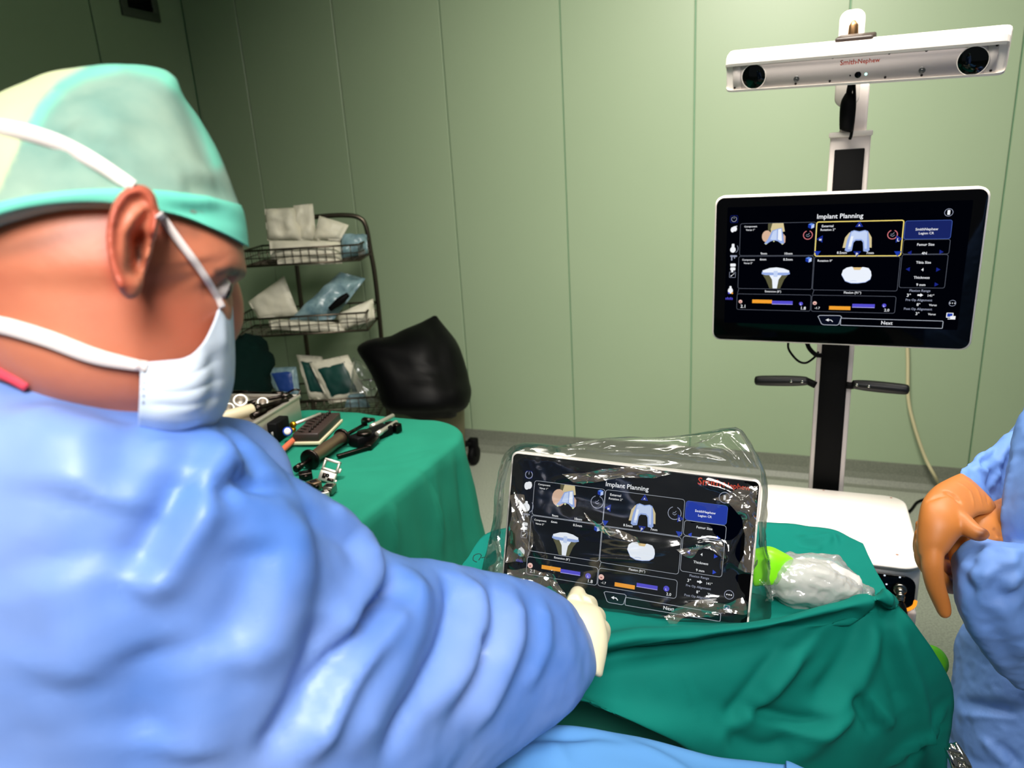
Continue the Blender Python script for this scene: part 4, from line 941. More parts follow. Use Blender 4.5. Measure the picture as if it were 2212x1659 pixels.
if (N_@(-fw)).mean() < 0: Fc = [list(reversed(f)) for f in Fc]; N_ = -N_; b_ = bvh(V, Fc)
FL = [([(1300, 1414), (1450, 1397), (1600, 1376), (1715, 1354)], -.020, .006, 1), ([(1905, 1292), (1800, 1340), (1720, 1400), (1640, 1500), (1570, 1590)], .014, .020), ([(1740, 1345), (1660, 1440), (1600, 1520), (1560, 1560)], -.012, .016), ([(1900, 1296), (1880, 1380), (1850, 1460), (1790, 1560), (1700, 1660)], .012, .022),
      ([(1870, 1330), (1820, 1430), (1740, 1530)], -.008, .02), ([(1915, 1310), (1960, 1430), (1990, 1540), (2000, 1659)], .010, .016), ([(1905, 1320), (1920, 1440), (1950, 1540)], -.008, .016), ([(1600, 1520), (1700, 1555), (1800, 1560)], -.012, .012), ([(1620, 1545), (1740, 1580), (1800, 1570), (1850, 1530)], .007, .01),
      ([(1830, 1490), (1870, 1545), (1890, 1590)], -.010, .014), ([(1850, 1480), (1900, 1540), (1930, 1570)], .008, .01), ([(2050, 1520), (1990, 1590), (1900, 1659)], .012, .012, 1), ([(2062, 1540), (2010, 1600), (1960, 1659)], -.008, .012),
      ([(1470, 1435), (1495, 1500), (1510, 1560)], .0022, .004, 1), ([(1320, 1400), (1450, 1378), (1600, 1358)], .002, .005, 1), ([(1560, 1580), (1640, 1620), (1720, 1600)], -.010, .018), ([(1700, 1385), (1690, 1450), (1640, 1500)], .006, .02),
      ([(1090, 1210), (1075, 1195), (1060, 1200), (1040, 1212)], .003, .004, 1), ([(1720, 1160), (1760, 1165), (1800, 1160), (1805, 1185)], .008, .008), ([(1715, 1172), (1780, 1180)], -.006, .008), ([(1700, 1140), (1850, 1165)], .002, .008), ([(1885, 1285), (1900, 1310), (1905, 1340)], -.006, .006), ([(1905, 1278), (1925, 1300), (1930, 1320)], .007, .006), ([(1890, 1282), (1930, 1318)], .006, .006)]
FL = [(q[0], q[1]*1.15, q[2]*.85, *q[3:]) if i else q for i, q in enumerate(FL)]
V = folds(V, Fc, FL, b_, N_); V = crease(V, N_, .0006, [.06, .09, .13, .2], 4, 1.2)
V, _ = fbm(V, 6, .0045, 5, 3, False, N_)
V, _ = fbm(V, 22, .0012, 9, 2, False, N_)
gd = tag(mo('green_drape', V, Fc, TEAL, solid=.0015), 'teal green cloth spread under the tablet and hanging over the front', 'cloth')
b_ = bvh(V, Fc); INK = mat('dark_mark', (8, 40, 34), .8)
for ln in ([(1030, 1214), (1022, 1210), (1024, 1200), (1034, 1196), (1040, 1200), (1034, 1210)], [(1040, 1205), (1052, 1203), (1060, 1204)]):
    L = lay(b_, ln, .0006, 5)
    if len(L) > 3: mo('pen_mark', *tube(L, .0007, 6, 1), INK, gd)
# small twisted corner of the cloth sticking out at the peak
G = np.array([[at(1888, 1284, D=1.09), at(1905, 1276, D=1.085), at(1928, 1286, D=1.08), at(1940, 1302, D=1.08)], [at(1892, 1296, D=1.07), at(1908, 1288, D=1.065), at(1926, 1296, D=1.06), at(1937, 1308, D=1.065)], [at(1900, 1306, D=1.075), at(1908, 1306, D=1.07), at(1920, 1310, D=1.07), at(1931, 1316, D=1.075)]])
V, Fc, _ = patch(G, 6, 6)
tag(mo('cloth_tip', V, Fc, TEAL, solid=.002), 'small twisted teal cloth end poking out beside the console cable', 'cloth')
# darker cloth hanging behind and below
pts = [(1130, 1470), (1300, 1470), (1480, 1470), (1640, 1470)]
G = np.array([[at(x+sx, y+dy, Y=.93+.0*i) for i, (x, y) in enumerate(pts)] for dy, sx in ((0, 0), (60, 0), (130, 10), (220, 20), (330, 30))])
G[:, :, 1] += np.array([[.03*math.sin(2.2*j+i) for j in range(4)] for i in range(5)])
V, Fc, _ = patch(G, 8, 16); V, _ = fbm(V, 8, .012, 2, 2, False, vnormals(V, Fc))
tag(mo('under_drape', V, Fc, TEALD, solid=.002), 'dark shaded green cloth hanging below the hem of the teal cloth', 'cloth')
# light blue sheet along the bottom
SHEET = mat('light_blue_sheet', (96, 152, 206), .75, spec=.2, var=(6, (84, 140, 198), .3), bump=(700, .12, .0006))
top = [(985, 1700), (1050, 1640), (1100, 1592), (1160, 1568), (1290, 1576), (1430, 1603), (1560, 1637), (1690, 1652), (1702, 1645), (1760, 1668), (1840, 1690)]
G = np.array([[at(x+ox*(i-4)*.03, y+oy, Y=.66-.004*abs(i-4)-dy) for i, (x, y) in enumerate(top)] for oy, dy, ox in ((14, -.02, 0), (0, 0, 0), (26, .02, 10), (70, .05, 30), (150, .09, 60), (300, .14, 100), (620, .22, 160))])
G = np.concatenate([G, (G[-1]+np.array([0, -.02, -.16]))[None], (G[-1]+np.array([0, -.03, -.36]))[None]])
V, Fc, _ = patch(G, 10, 14)
b_ = bvh(V, Fc); N_ = vnormals(V, Fc)
if (N_@(-fw)).mean() < 0: Fc = [list(reversed(f)) for f in Fc]; N_ = -N_; b_ = bvh(V, Fc)
V = folds(V, Fc, [([(1100, 1600), (1180, 1590), (1290, 1600)], -.004, .008), ([(1130, 1640), (1290, 1612), (1450, 1640)], .004, .010), ([(1180, 1600), (1230, 1659)], .003, .008), ([(1290, 1580), (1440, 1640), (1520, 1690)], .003, .008)], b_, N_)
V, _ = fbm(V, 11, .0025, 3, 2, False, N_)
tag(mo('blue_sheet', V, Fc, SHEET, solid=.0015), 'light blue surgical sheet along the bottom below the teal cloth', 'sheet')

ot = thing('operating_table', 'padded operating table under the light blue sheet', 'table', (.33, .50, 0))
mo('mattress', *box((.33, .50, .655), (TT*0+np.array([1., 0, 0]), np.array([0, 1., 0]), ZZ), (.15, .09, .035), .02), BLK, ot)
mo('column', *box((.33, .50, .33), (np.array([1., 0, 0]), np.array([0, 1., 0]), ZZ), (.07, .06, .29), .01), STEEL, ot)
mo('base', *box((.33, .50, .025), (np.array([1., 0, 0]), np.array([0, 1., 0]), ZZ), (.14, .13, .025), .01), STEEL, ot)

# tablet
kt = .99; to = C+kt*(np.array([-.00624, 1.04535, 1.08640])-C); tex = kt*np.array([.35088, -.11550, -.02099]); tey = kt*np.array([-.02915, -.06175, -.22392])
tx = nrm(tex); tup = -nrm(tey-tx*np.dot(tey, tx)); tn = np.cross(tx, tup); TW, TH = np.linalg.norm(tex), np.linalg.norm(tey)
tab = thing('tablet', 'white edged black tablet under clear film standing on the teal cloth', 'tablet', to+tex*.5+tey)
q0 = to-tup*TH
mo('rear_shell', *prism(rrect(TW, TH, .010), q0-tn*.018, tx, tup, tn, .0178, .002), WHITE, tab)
sc = mo('screen', *prism(rrect(TW-.006, TH-.006, .008), q0+tx*.003+tup*.003-tn*.001, tx, tup, tn, .0018, .0004), GLOSSB, tab)
mo('kickstand', *box(q0+tx*TW*.5+tup*TH*.36-tn*.06, (tx, nrm(tup*.85+tn*.5), np.cross(tx, nrm(tup*.85+tn*.5))), (.10, TH*.38, .004), .002), WHITE, tab)
Pt = Print(to+tn*.0009, tx*TW, -tup*TH, tn)
interface(Pt, sc, False)
# clear film bag over the tablet
def dt(x, y): p = on_plane(x, y, to, tn); return float((p-C)@fw)
rows = [((1205, 951), (1588, 940), .012, .035), ((1135, 961), (1620, 972), .024, .03), ((1099, 985), (1645, 1010), .034, .028), ((1086, 1018), (1653, 1060), .036, .030), ((1080, 1090), (1652, 1150), .038, .032), ((1067, 1170), (1655, 1220), .042, .036), ((1050, 1225), (1664, 1268), .046, .040), ((1046, 1270), (1663, 1318), .046, .040), ((1062, 1318), (1640, 1392), .040, .034)]
nodes = [(a[0], a[1], dt(*a)+off, b[0], b[1], dt(*b)+off, t_) for a, b, t_, off in rows]
V, Fc = bodyloft(nodes, 260, 16, 5.0)
b_ = bvh(V, Fc); N_ = vnormals(V, Fc)
if sum(N_[i]@nrm(V[i]-V.mean(0)) for i in range(0, len(V), 50)) < 0: Fc = [list(reversed(f)) for f in Fc]; N_ = -N_; b_ = bvh(V, Fc)
CRE = [([(1106, 1040), (1125, 1110), (1160, 1180), (1195, 1240), (1232, 1296)], .006, .005, 1), ([(1118, 1070), (1150, 1150), (1180, 1215)], .005, .008, 1), ([(1090, 1235), (1135, 1240), (1200, 1238)], .004, .004, 1), ([(1135, 1240), (1120, 1180), (1112, 1120)], .004, .005, 1), ([(1135, 1240), (1150, 1270), (1190, 1280)], .004, .006, 1), ([(1135, 1240), (1100, 1215)], .004, .005, 1),
       ([(1440, 1015), (1420, 1060), (1405, 1130), (1385, 1190)], .005, .005, 1), ([(1230, 1020), (1330, 1015), (1450, 1000)], .005, .008, 1), ([(1180, 1045), (1230, 1030), (1260, 1035)], .004, .005, 1), ([(1260, 1130), (1310, 1150), (1370, 1180)], .005, .010, 1), ([(1270, 1110), (1300, 1190), (1305, 1220)], .004, .006, 1), ([(1300, 1210), (1390, 1195), (1480, 1170)], .003, .004, 1),
       ([(1470, 1180), (1530, 1170), (1562, 1180), (1570, 1205)], .006, .005, 1), ([(1400, 1345), (1450, 1305), (1520, 1298), (1600, 1295)], .007, .008, 1), ([(1600, 1296), (1612, 1330)], .006, .006, 1), ([(1440, 1340), (1520, 1325), (1605, 1330)], .005, .008, 1), ([(1560, 1240), (1585, 1180), (1620, 1120)], .005, .006, 1), ([(1570, 1200), (1600, 1230), (1640, 1240)], .004, .005, 1), ([(1500, 1040), (1570, 1060), (1630, 1100)], .005, .006, 1), ([(1545, 1090), (1600, 1080), (1640, 1050)], .006, .006, 1), ([(1590, 1110), (1640, 1090)], .005, .005, 1),
       ([(1200, 960), (1330, 975), (1480, 985), (1590, 1000)], .006, .006, 1), ([(1440, 985), (1520, 965), (1560, 942)], .008, .006, 1), ([(1560, 942), (1600, 985), (1630, 1020)], .008, .006, 1), ([(1480, 960), (1560, 975), (1600, 1010)], .006, .006, 1), ([(1300, 952), (1360, 970), (1430, 962)], .005, .006, 1), ([(1095, 1000), (1085, 1080), (1075, 1160)], .005, .006, 1), ([(1648, 1060), (1650, 1160), (1660, 1250)], .006, .006, 1), ([(1640, 1250), (1662, 1300)], .006, .005, 1), ([(1050, 1200), (1075, 1150), (1085, 1200)], .006, .006, 1)]
V = folds(V, Fc, [(q[0], q[1]*1.35, q[2]*.9, *q[3:]) for q in CRE], b_, N_)
V = crease(V, N_, .0022+.003*np.clip((V[:, 2]-1.06)/.04, 0, 1), [.04, .06, .08, .11, .15], 5); V, _ = fbm(V, 16, .0018, 12, 3, True, N_)
FILM = film('clear_film', .008, (240, 244, 238), .85, .09, .06)
fc = tag(mo('film_cover', V, Fc, FILM), 'crumpled clear plastic film bag pulled over the tablet', 'cover')
GLARE = film('glare_fold_film', .10, (226, 206, 180), .8, .12, .16)  # film folds whose tint and haze carry painted warm reflections
def glare_piece(rows, off, seed, amp=.006):
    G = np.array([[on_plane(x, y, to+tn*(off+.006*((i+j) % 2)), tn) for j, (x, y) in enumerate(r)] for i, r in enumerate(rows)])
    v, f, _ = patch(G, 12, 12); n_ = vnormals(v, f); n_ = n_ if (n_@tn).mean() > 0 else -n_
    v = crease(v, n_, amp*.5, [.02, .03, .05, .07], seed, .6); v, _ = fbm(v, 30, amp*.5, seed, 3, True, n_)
    mo('glare_fold', v, f, GLARE, fc)
glare_piece([[(1432, 1336), (1462, 1308), (1520, 1296), (1560, 1298), (1604, 1292)], [(1440, 1340), (1474, 1322), (1525, 1312), (1565, 1312), (1612, 1308)], [(1452, 1344), (1486, 1336), (1530, 1328), (1570, 1326), (1614, 1326)]], .012, 3)
glare_piece([[(1098, 1232), (1135, 1228), (1175, 1236), (1196, 1240)], [(1096, 1244), (1140, 1250), (1190, 1264), (1212, 1272)], [(1094, 1252), (1140, 1268), (1196, 1290), (1230, 1296)]], .012, 4)
glare_piece([[(1106, 1070), (1118, 1066), (1130, 1070)], [(1104, 1110), (1122, 1112), (1142, 1116)], [(1098, 1160), (1120, 1160), (1152, 1166)], [(1092, 1215), (1116, 1212), (1140, 1214)]], .010, 6, .005)
glare_piece([[(1540, 1078), (1596, 1056), (1636, 1050)], [(1576, 1092), (1608, 1082), (1636, 1080)], [(1600, 1120), (1618, 1114), (1634, 1118)], [(1608, 1170), (1622, 1164), (1633, 1162)], [(1598, 1226), (1616, 1236), (1630, 1216)]], .010, 8, .006)
glare_piece([[(1216, 1026), (1300, 1014), (1380, 1008), (1450, 1016)], [(1230, 1036), (1310, 1026), (1390, 1020), (1450, 1024)], [(1260, 1044), (1330, 1036), (1400, 1030), (1440, 1030)]], .010, 9, .005)
glare_piece([[(1462, 1190), (1510, 1174), (1556, 1170)], [(1470, 1196), (1516, 1182), (1566, 1184)], [(1490, 1198), (1524, 1188), (1568, 1206)]], .010, 11, .004)
glare_piece([[(1262, 1108), (1300, 1132), (1350, 1150), (1378, 1160)], [(1268, 1126), (1306, 1150), (1352, 1168), (1384, 1176)]], .010, 12, .004)
V, Fc, _ = patch(np.array([[at(1062, 1172, D=1.17), at(1078, 1168, D=1.165), at(1086, 1190, D=1.16)], [at(1066, 1205, D=1.165), at(1078, 1200, D=1.155), at(1088, 1215, D=1.15)], [at(1050, 1232, D=1.16), at(1070, 1238, D=1.15), at(1088, 1240, D=1.15)]]), 8, 8)
V, _ = fbm(V, 40, .006, 2, 2, True, vnormals(V, Fc))
tag(mo('film_flap', V, Fc, film('film_flap', .3, (225, 235, 215), .6, .1, .1)), 'loose crinkled film flap at the left edge of the tablet', 'film')

# lime handle wrapped in film
LIME = mat('lime_green_plastic', (146, 250, 24), .4)
WRAP = film('wrap_film', .24, (246, 246, 242), .75, .14, .10)
ld = float((at(1756, 1318, Z=FZ)-C)@fw)+.035
lt = thing('wrapped_handle', 'grey handle wrapped in crinkled clear film with a lime green end', 'handle', at(1770, 1310, Z=FZ))
V, Fc = bodyloft([(1682, 1222, ld, 1676, 1278, ld, .018), (1712, 1212, ld, 1706, 1296, ld, .028), (1760, 1210, ld, 1755, 1302, ld-.01, .032), (1810, 1226, ld, 1802, 1304, ld-.02, .028), (1850, 1254, ld, 1842, 1298, ld-.03, .016)], 32, 6)
mo('core', *fbm(V, 25, .004, 3, 2, True, vnormals(V, Fc))[0:1], Fc, mat('handle_grey', (214, 212, 206), .4), lt)
V, Fc = bodyloft([(1676, 1216, ld, 1670, 1284, ld, .022), (1708, 1196, ld, 1700, 1310, ld, .036), (1758, 1193, ld, 1752, 1320, ld-.01, .040), (1812, 1214, ld, 1803, 1320, ld-.02, .036), (1852, 1246, ld, 1842, 1310, ld-.03, .022), (1880, 1276, ld, 1876, 1292, ld-.03, .006)], 120, 16)
N_ = vnormals(V, Fc); V = crease(V, N_, .0050, [.012, .016, .022, .03, .04], 9, .5); V, _ = fbm(V, 34, .003, 21, 3, True, N_, (1, 1, 1.6))
mo('film_wrap', V, Fc, WRAP, lt)
V, Fc = bodyloft([(1630, 1186, ld-.01, 1630, 1266, ld-.01, .012), (1662, 1182, ld-.02, 1654, 1262, ld-.015, .018), (1694, 1196, ld-.02, 1678, 1260, ld-.015, .018), (1714, 1206, ld-.01, 1690, 1248, ld-.01, .010)], 28, 5, 3)
mo('lime_end', V, Fc, LIME, lt)
V, Fc = bodyloft([(1640, 1262, ld-.02, 1672, 1240, ld-.02, .004), (1648, 1276, ld-.02, 1684, 1262, ld-.02, .010), (1650, 1300, ld-.02, 1676, 1296, ld-.02, .006)], 40, 10); V, _ = fbm(V, 60, .005, 4, 3, True, vnormals(V, Fc))
mo('film_gather', V, Fc, WRAP, lt)
# lime knob behind the cloth at right and chrome handles at the corner
c = at(2004, 1428, D=1.2)
tag(mo('lime_knob', *lathe(c-U*.0-fw*.004, nrm(-fw+U*.5-R*.2), [(0, .004), (0, .020), (.004, .026), (.012, .026), (.016, .018), (.017, .002)], 28), mat('lime_knob_green', (84, 170, 20), .4)), 'lime green round knob peeking out behind the teal cloth at right', 'knob')
ct = thing('chrome_forceps', 'cluster of chrome instrument handles beside the teal cloth corner', 'instrument', at(2070, 1640, D=.99))
for i, (x0, y0, x1, y1) in enumerate(((2052, 1606, 2086, 1690), (2063, 1604, 2100, 1690), (2044, 1614, 2070, 1690))):
    mo('shank', *tube([at(x0, y0, D=.99-.004*i), at((x0+x1)/2+5, (y0+y1)/2, D=.98-.004*i), at(x1, y1, D=.985), at(x1+20, y1+120, D=.99)], [.0035, .0052, .0055, .0055], 12, 6), CHROME, ct)
for i, (x, y) in enumerate(((2060, 1622), (2072, 1640), (2082, 1660))):
    mo('ratchet', *box(at(x, y, D=.975), (nrm(R-U*.4), nrm(U+R*.4), -fw), (.009, .0028, .003), .001, 1), CHROME, ct)

# ------------------------------------------------------------------ the surgeon
SKIN = mat('skin', (206, 128, 94), .48, var=(22, (192, 108, 80), .3), bump=(260, .12, .001), sss=.12, attr=[('stubble', (104, 72, 58)), ('redness', (186, 84, 62)), ('iris_or_canal_shade', (20, 14, 12))])
GOWN = mat('blue_gown_cloth', (128, 156, 216), .45, spec=.5, var=(5, (82, 126, 204), .16), bump=(600, .15, .0006))
CAPM = mat('cap_gauze', (164, 188, 166), .75, var=(15, (116, 156, 142), .16), bump=(300, .15, .0008), trans=.12, attr=[('back_panel', (226, 232, 176)), ('teal_edge', (120, 214, 184))])
BANDM = mat('cap_band_teal', (98, 206, 178), .6, var=(14, (120, 216, 190), .3), bump=(300, .1, .0006))
MASKM = mat('mask_white', (222, 230, 240), .7, var=(14, (206, 222, 240), .3), bump=(400, .1, .0005))
TAPE = mat('white_tape', (238, 226, 220), .6)
LATEX = mat('latex_glove_cream', (236, 226, 188), .42, sss=.1)
sg = thing('person', 'person in blue gown, teal cap and white mask leaning to touch the tablet', 'person', at(250, 1300, D=.5)*[1, 1, 0])
def hn(y, xl, xr, t=.075, dl=.455, dr=.515): return (xl, y, dl, xr, y, dr, t)
head = bodyloft([hn(300, 20, 400, .05), hn(340, -20, 440, .064), hn(400, -60, 478, .072), hn(470, -85, 508, .076), hn(530, -95, 526, .077), hn(570, -95, 530, .077), hn(594, -95, 526, .076), hn(610, -95, 508, .074), hn(628, -92, 499, .073), hn(650, -90, 504, .072), hn(672, -85, 503, .071), hn(720, -70, 495, .069), hn(770, -40, 484, .066), hn(820, 0, 462, .060), hn(862, 60, 430, .05), hn(892, 140, 390, .036)], 48, 6, 2.15)
neck = bodyloft([(-170, 560, .47, 180, 600, .49, .055), (-190, 660, .47, 240, 680, .49, .057), (-200, 760, .47, 290, 780, .495, .058), (-220, 860, .48, 306, 880, .50, .06), (-260, 980, .50, 330, 1000, .51, .066), (-300, 1120, .52, 360, 1140, .53, .075)], 40, 5)
# nose and brow beyond the silhouette
nose = bodyloft([(488, 612, .545, 512, 600, .545, .010), (490, 650, .545, 522, 648, .545, .014), (480, 700, .545, 520, 700, .545, .017), (470, 735, .545, 505, 740, .545, .012)], 20, 4)
brow = tube([at(440, 580, D=.463), at(490, 580, D=.492), at(522, 590, D=.52)], [.005, .0085, .006], 12, 5)
# ear: an outline with helix, antihelix, concha and lobe
EO = [(338, 446), (327, 414), (302, 398), (268, 408), (242, 440), (230, 485), (229, 535), (238, 585), (252, 622), (272, 646), (292, 644), (303, 620), (308, 594), (318, 566), (326, 535), (336, 500), (342, 470)]
EOc = cr(np.array(EO+[EO[0]], float), 5)[:-1]
EC = np.array([287., 530.])
def segd(p, L):
    L = np.array(L, float); best = 1e9
    for a, b in zip(L[:-1], L[1:]):
        d = b-a; t = min(1, max(0, (p-a)@d/(d@d))); best = min(best, np.linalg.norm(p-a-t*d))
    return best
HEL = [(334, 500), (340, 455), (325, 422), (300, 408), (270, 420), (250, 450), (240, 490), (239, 535), (248, 580), (262, 615)]
ANT = [(306, 455), (288, 470), (272, 500), (266, 540), (270, 585), (286, 605)]
CON = [(300, 520), (300, 560), (296, 580)]
def ear_z(p):
    z = .004+.020*np.clip((340-p[0])/115, 0, 1)                   # stands off the head towards the back
    z += .0055*math.exp(-(segd(p, HEL)/11)**2)+.0035*math.exp(-(segd(p, ANT)/13)**2)-.0115*1.5*math.exp(-(segd(p, CON)/19)**2)-.004*math.exp(-(segd(p, [(318, 470), (304, 490), (296, 510)])/13)**2)
    z += .004*math.exp(-(np.linalg.norm(p-np.array([316, 556]))/10)**2)+.003*math.exp(-(np.linalg.norm(p-np.array([275, 625]))/22)**2)
    return z
ev, rings = [], []
DE = .406
for f in (0.02, .12, .22, .32, .42, .52, .62, .72, .80, .88, .94, 1.0):
    ring = []
    for p in EOc:
        q = EC+(p-EC)*f; d = DE-ear_z(q)+(.004 if f > .97 else 0); ring.append(at(q[0], q[1], D=d))
    rings.append(np.array(ring))
for f, dz in ((1.0, .004), (.94, .008), (.7, .016), (.4, .03)):
    rings.append(np.array([at(*(EC+(p-EC)*f+np.array([6, 0])), D=DE-ear_z(EC+(p-EC)*f)*(1 if f > .9 else .5)+.003+dz) for p in EOc]))
ear = loft(rings)
hv, hf = union([head, neck, nose, brow], .0028, 9)
# soft hollows: temple, eye socket, cheek
b_ = bvh(hv, hf)
hv = folds(hv, hf, [([(470, 622), (488, 622), (500, 618)], -.006, .009), ([(420, 560), (430, 610)], -.0025, .02), ([(478, 606), (492, 604)], .002, .004), ([(474, 642), (494, 640)], .0025, .005), ([(455, 633), (440, 640)], -.001, .003, 1), ([(452, 622), (436, 622)], -.001, .003, 1),
                      ], b_)
hv2, hf2 = union([(hv, hf), ear], .0016, 1)
b_skin = bvh(hv2, hf2)
def pixel(V):
    q = V-C; z = q@fw; return np.stack([IW/2+FP*(q@R)/z, IH/2-FP*(q@U)/z], 1), z
# stubble below the cap, redness on the ear and cheek: colours of the skin itself
px, dz = pixel(hv2)
def near_line(px, L, w): return np.exp(-(np.array([segd(p, L) for p in px])/w)**2)
nape = [(-200, 570), (-80, 555), (0, 540), (100, 520), (200, 486), (228, 472)]; side = [(345, 480), (385, 492), (420, 500)]
st = np.clip(.5*near_line(px, nape, 24)+.45*near_line(px, side, 18)+.5*near_line(px, [(372, 500), (384, 530)], 14), 0, 1)
eyebrow = np.clip(near_line(px, [(470, 588), (500, 585), (526, 592)], 9)*1.3, 0, 1)
st = np.maximum(st, eyebrow)
red = np.clip(.8*near_line(px, HEL, 22)+.35*near_line(px, [(330, 640), (430, 700)], 70), 0, 1)*(dz < .50)
canal_shade = near_line(px, [(297, 540), (299, 556)], 9)*(dz < .46)  # shade inside the ear, painted dark into the skin colour
mo('body', hv2, hf2, SKIN, sg, attrs={'stubble': st, 'redness': red, 'iris_or_canal_shade': canal_shade*.9})
# eye
ec = at(471, 621, D=.4885)
gz = nrm(R*.9+fw*.28-U*.34)
ey = mo('eye', *lathe(ec-gz*.0088, gz, [(0.0088*(1-math.cos(a)), max(.0002, .0088*math.sin(a))) for a in np.linspace(0, math.pi, 17)], 24), mat('eye_white', (214, 204, 198), .15), sg)
mo('iris_or_canal_shade', *lathe(ec+gz*.0070, gz, [(0, .0060), (.0012, .0050), (.0021, .002), (.0023, .0002)], 20), mat('eye_dark', (24, 16, 12), .08), ey)
# cap: crown and band
def cp(y, xl, xr, t, lift=0, dl=.45, dr=.512, yr=None): return (xl, y, dl, xr, y if yr is None else yr, dr, t, lift)
capV, capF = bodyloft([cp(139, 262, 274, .003), cp(140, 240, 286, .011), cp(143, 205, 296, .022, -.0006), cp(152, 150, 320, .038, -.0022), cp(171, 80, 348, .055, -.0036), cp(198, 0, 377, .068, -.0042), cp(240, -70, 416, .077, -.0028), cp(300, -120, 450, .081, 0, yr=290), cp(380, -155, 482, .083, .006, yr=350), cp(474, -172, 503, .082, .015, yr=410), cp(550, -180, 524, .081, .022, yr=455), cp(606, -180, 532, .080, .031, yr=500), cp(620, -178, 533, .079, .032, yr=512)], 64, 7, 2.1, None, (False, False))
capV, capF = union([(capV, capF)], .0028, 10)
b_cap = bvh(capV, capF)
capV = folds(capV, capF, [([(130, 186), (95, 225), (65, 275)], .0035, .004, 1), ([(180, 200), (230, 260), (225, 320)], .003, .012), ([(400, 220), (430, 300), (460, 380)], -.002, .012), ([(120, 330), (200, 370), (290, 380)], -.003, .012), ([(60, 420), (160, 400), (240, 390)], .0025, .01), ([(200, 290), (280, 330), (400, 360)], .002, .012), ([(140, 270), (170, 300), (150, 330)], -.003, .01), ([(380, 400), (450, 410), (510, 430)], -.002, .008), ([(350, 400), (420, 380), (470, 390)], .002, .008)], b_cap)
N_ = vnormals(capV, capF); capV, _ = fbm(capV, 22, .0012, 4, 2, False, N_)
b_cap = bvh(capV, capF)
cpx, cz = pixel(capV)
teal_edge = np.clip(near_line(cpx, [(62, 290), (92, 232), (135, 184), (180, 160), (270, 138), (345, 156), (396, 195), (442, 272), (470, 350)], 15)*1.2, 0, 1)  # teal tint along the crown's outline
lx = np.interp(cpx[:, 1], [150, 186, 232, 290, 420, 460], [190, 128, 88, 58, 0, -40])
mo('cap', capV, capF, CAPM, sg, attrs={'back_panel': np.clip((lx-cpx[:, 0])/12, 0, 1)*.8, 'teal_edge': teal_edge*.85})
bandV, bandF = bodyloft([cp(540, -176, 521, .0815, .0205, yr=444), cp(566, -182, 528, .083, .0262, yr=462), cp(608, -184, 534, .0825, .0338, yr=496), cp(640, -182, 537, .081, .0390, yr=524), cp(650, -181, 538, .0795, .040, yr=534), cp(646, -176, 534, .077, .0395, yr=530)], 96, 5, 2.1, None, (False, False))
b_band = bvh(bandV, bandF)
bandV = folds(bandV, bandF, [([(345, 440), (430, 462), (520, 480)], .0018, .005), ([(360, 425), (420, 440), (470, 430)], -.0015, .004), ([(400, 460), (440, 450), (500, 455)], .0015, .004), ([(0, 490), (110, 462), (215, 440)], .0018, .006), ([(20, 500), (120, 480), (200, 455)], -.0015, .005)], b_band)
mo('cap_band', bandV, bandF, BANDM, sg)
allV, allF = join((hv2, hf2), (capV, capF), (bandV, bandF)); b_all = bvh(allV, allF)
# mask sheet shaped over cheek, nose and chin
def mk(x, y, d): return at(x, y, D=d)
MG = np.array([[mk(303, 783, .420), mk(350, 780, .424), mk(402, 772, .434), mk(440, 742, .448), mk(462, 700, .466), mk(478, 652, .488), mk(498, 654, .510), mk(502, 668, .545), mk(480, 670, .575)],
               [mk(303, 806, .418), mk(352, 804, .421), mk(404, 800, .431), mk(446, 780, .446), mk(474, 752, .466), mk(494, 722, .492), mk(502, 720, .512), mk(506, 730, .548), mk(488, 730, .58)],
               [mk(302, 834, .417), mk(352, 834, .420), mk(402, 832, .429), mk(446, 822, .444), mk(476, 806, .464), mk(496, 790, .49), mk(504, 785, .512), mk(507, 790, .548), mk(488, 790, .58)],
               [mk(301, 862, .418), mk(351, 864, .421), mk(400, 864, .430), mk(442, 858, .444), mk(472, 850, .463), mk(492, 842, .489), mk(500, 835, .511), mk(502, 840, .545), mk(484, 840, .575)],
               [mk(299, 900, .424), mk(348, 906, .427), mk(394, 908, .436), mk(430, 906, .449), mk(456, 902, .467), mk(474, 898, .490), mk(483, 892, .512), mk(484, 892, .54), mk(470, 892, .565)],
               [mk(300, 930, .440), mk(345, 938, .443), mk(385, 940, .450), mk(415, 938, .463), mk(436, 934, .478), mk(450, 930, .498), mk(458, 926, .515), mk(458, 926, .535), mk(448, 926, .555)]])
mV, mF, _ = patch(MG, 10, 8)
b_m = bvh(mV, mF); N_ = vnormals(mV, mF)
if (N_@(-fw)).mean() < 0: mF = [list(reversed(f)) for f in mF]; N_ = -N_; b_m = bvh(mV, mF)
mV = folds(mV, mF, [([(310, 820), (400, 815), (490, 770)], -.0016, .004, 1), ([(310, 848), (400, 846), (495, 815)], -.0016, .004, 1), ([(310, 876), (400, 876), (490, 855)], -.0016, .004, 1), ([(400, 790), (420, 850), (410, 900)], .002, .012), ([(455, 740), (470, 820), (450, 890)], -.002, .01), ([(480, 670), (485, 760)], .0015, .008)], b_m, N_)
ms = mo('mask', mV, mF, MASKM, sg, solid=.0012)
b_m = bvh(mV, mF)
L = lay(b_m, [(312, 790), (311, 830), (309, 880)], .0004, 6); parts = []
for i in range(0, len(L)-2, 2):
    parts.append(tube([L[i], L[i]+(L[i+1]-L[i])*.8], .0006, 5, 1))
o = mo('stitching', *join(*parts), mat('stitch_grey', (150, 160, 176), .6), ms); o['kind'] = 'stuff'
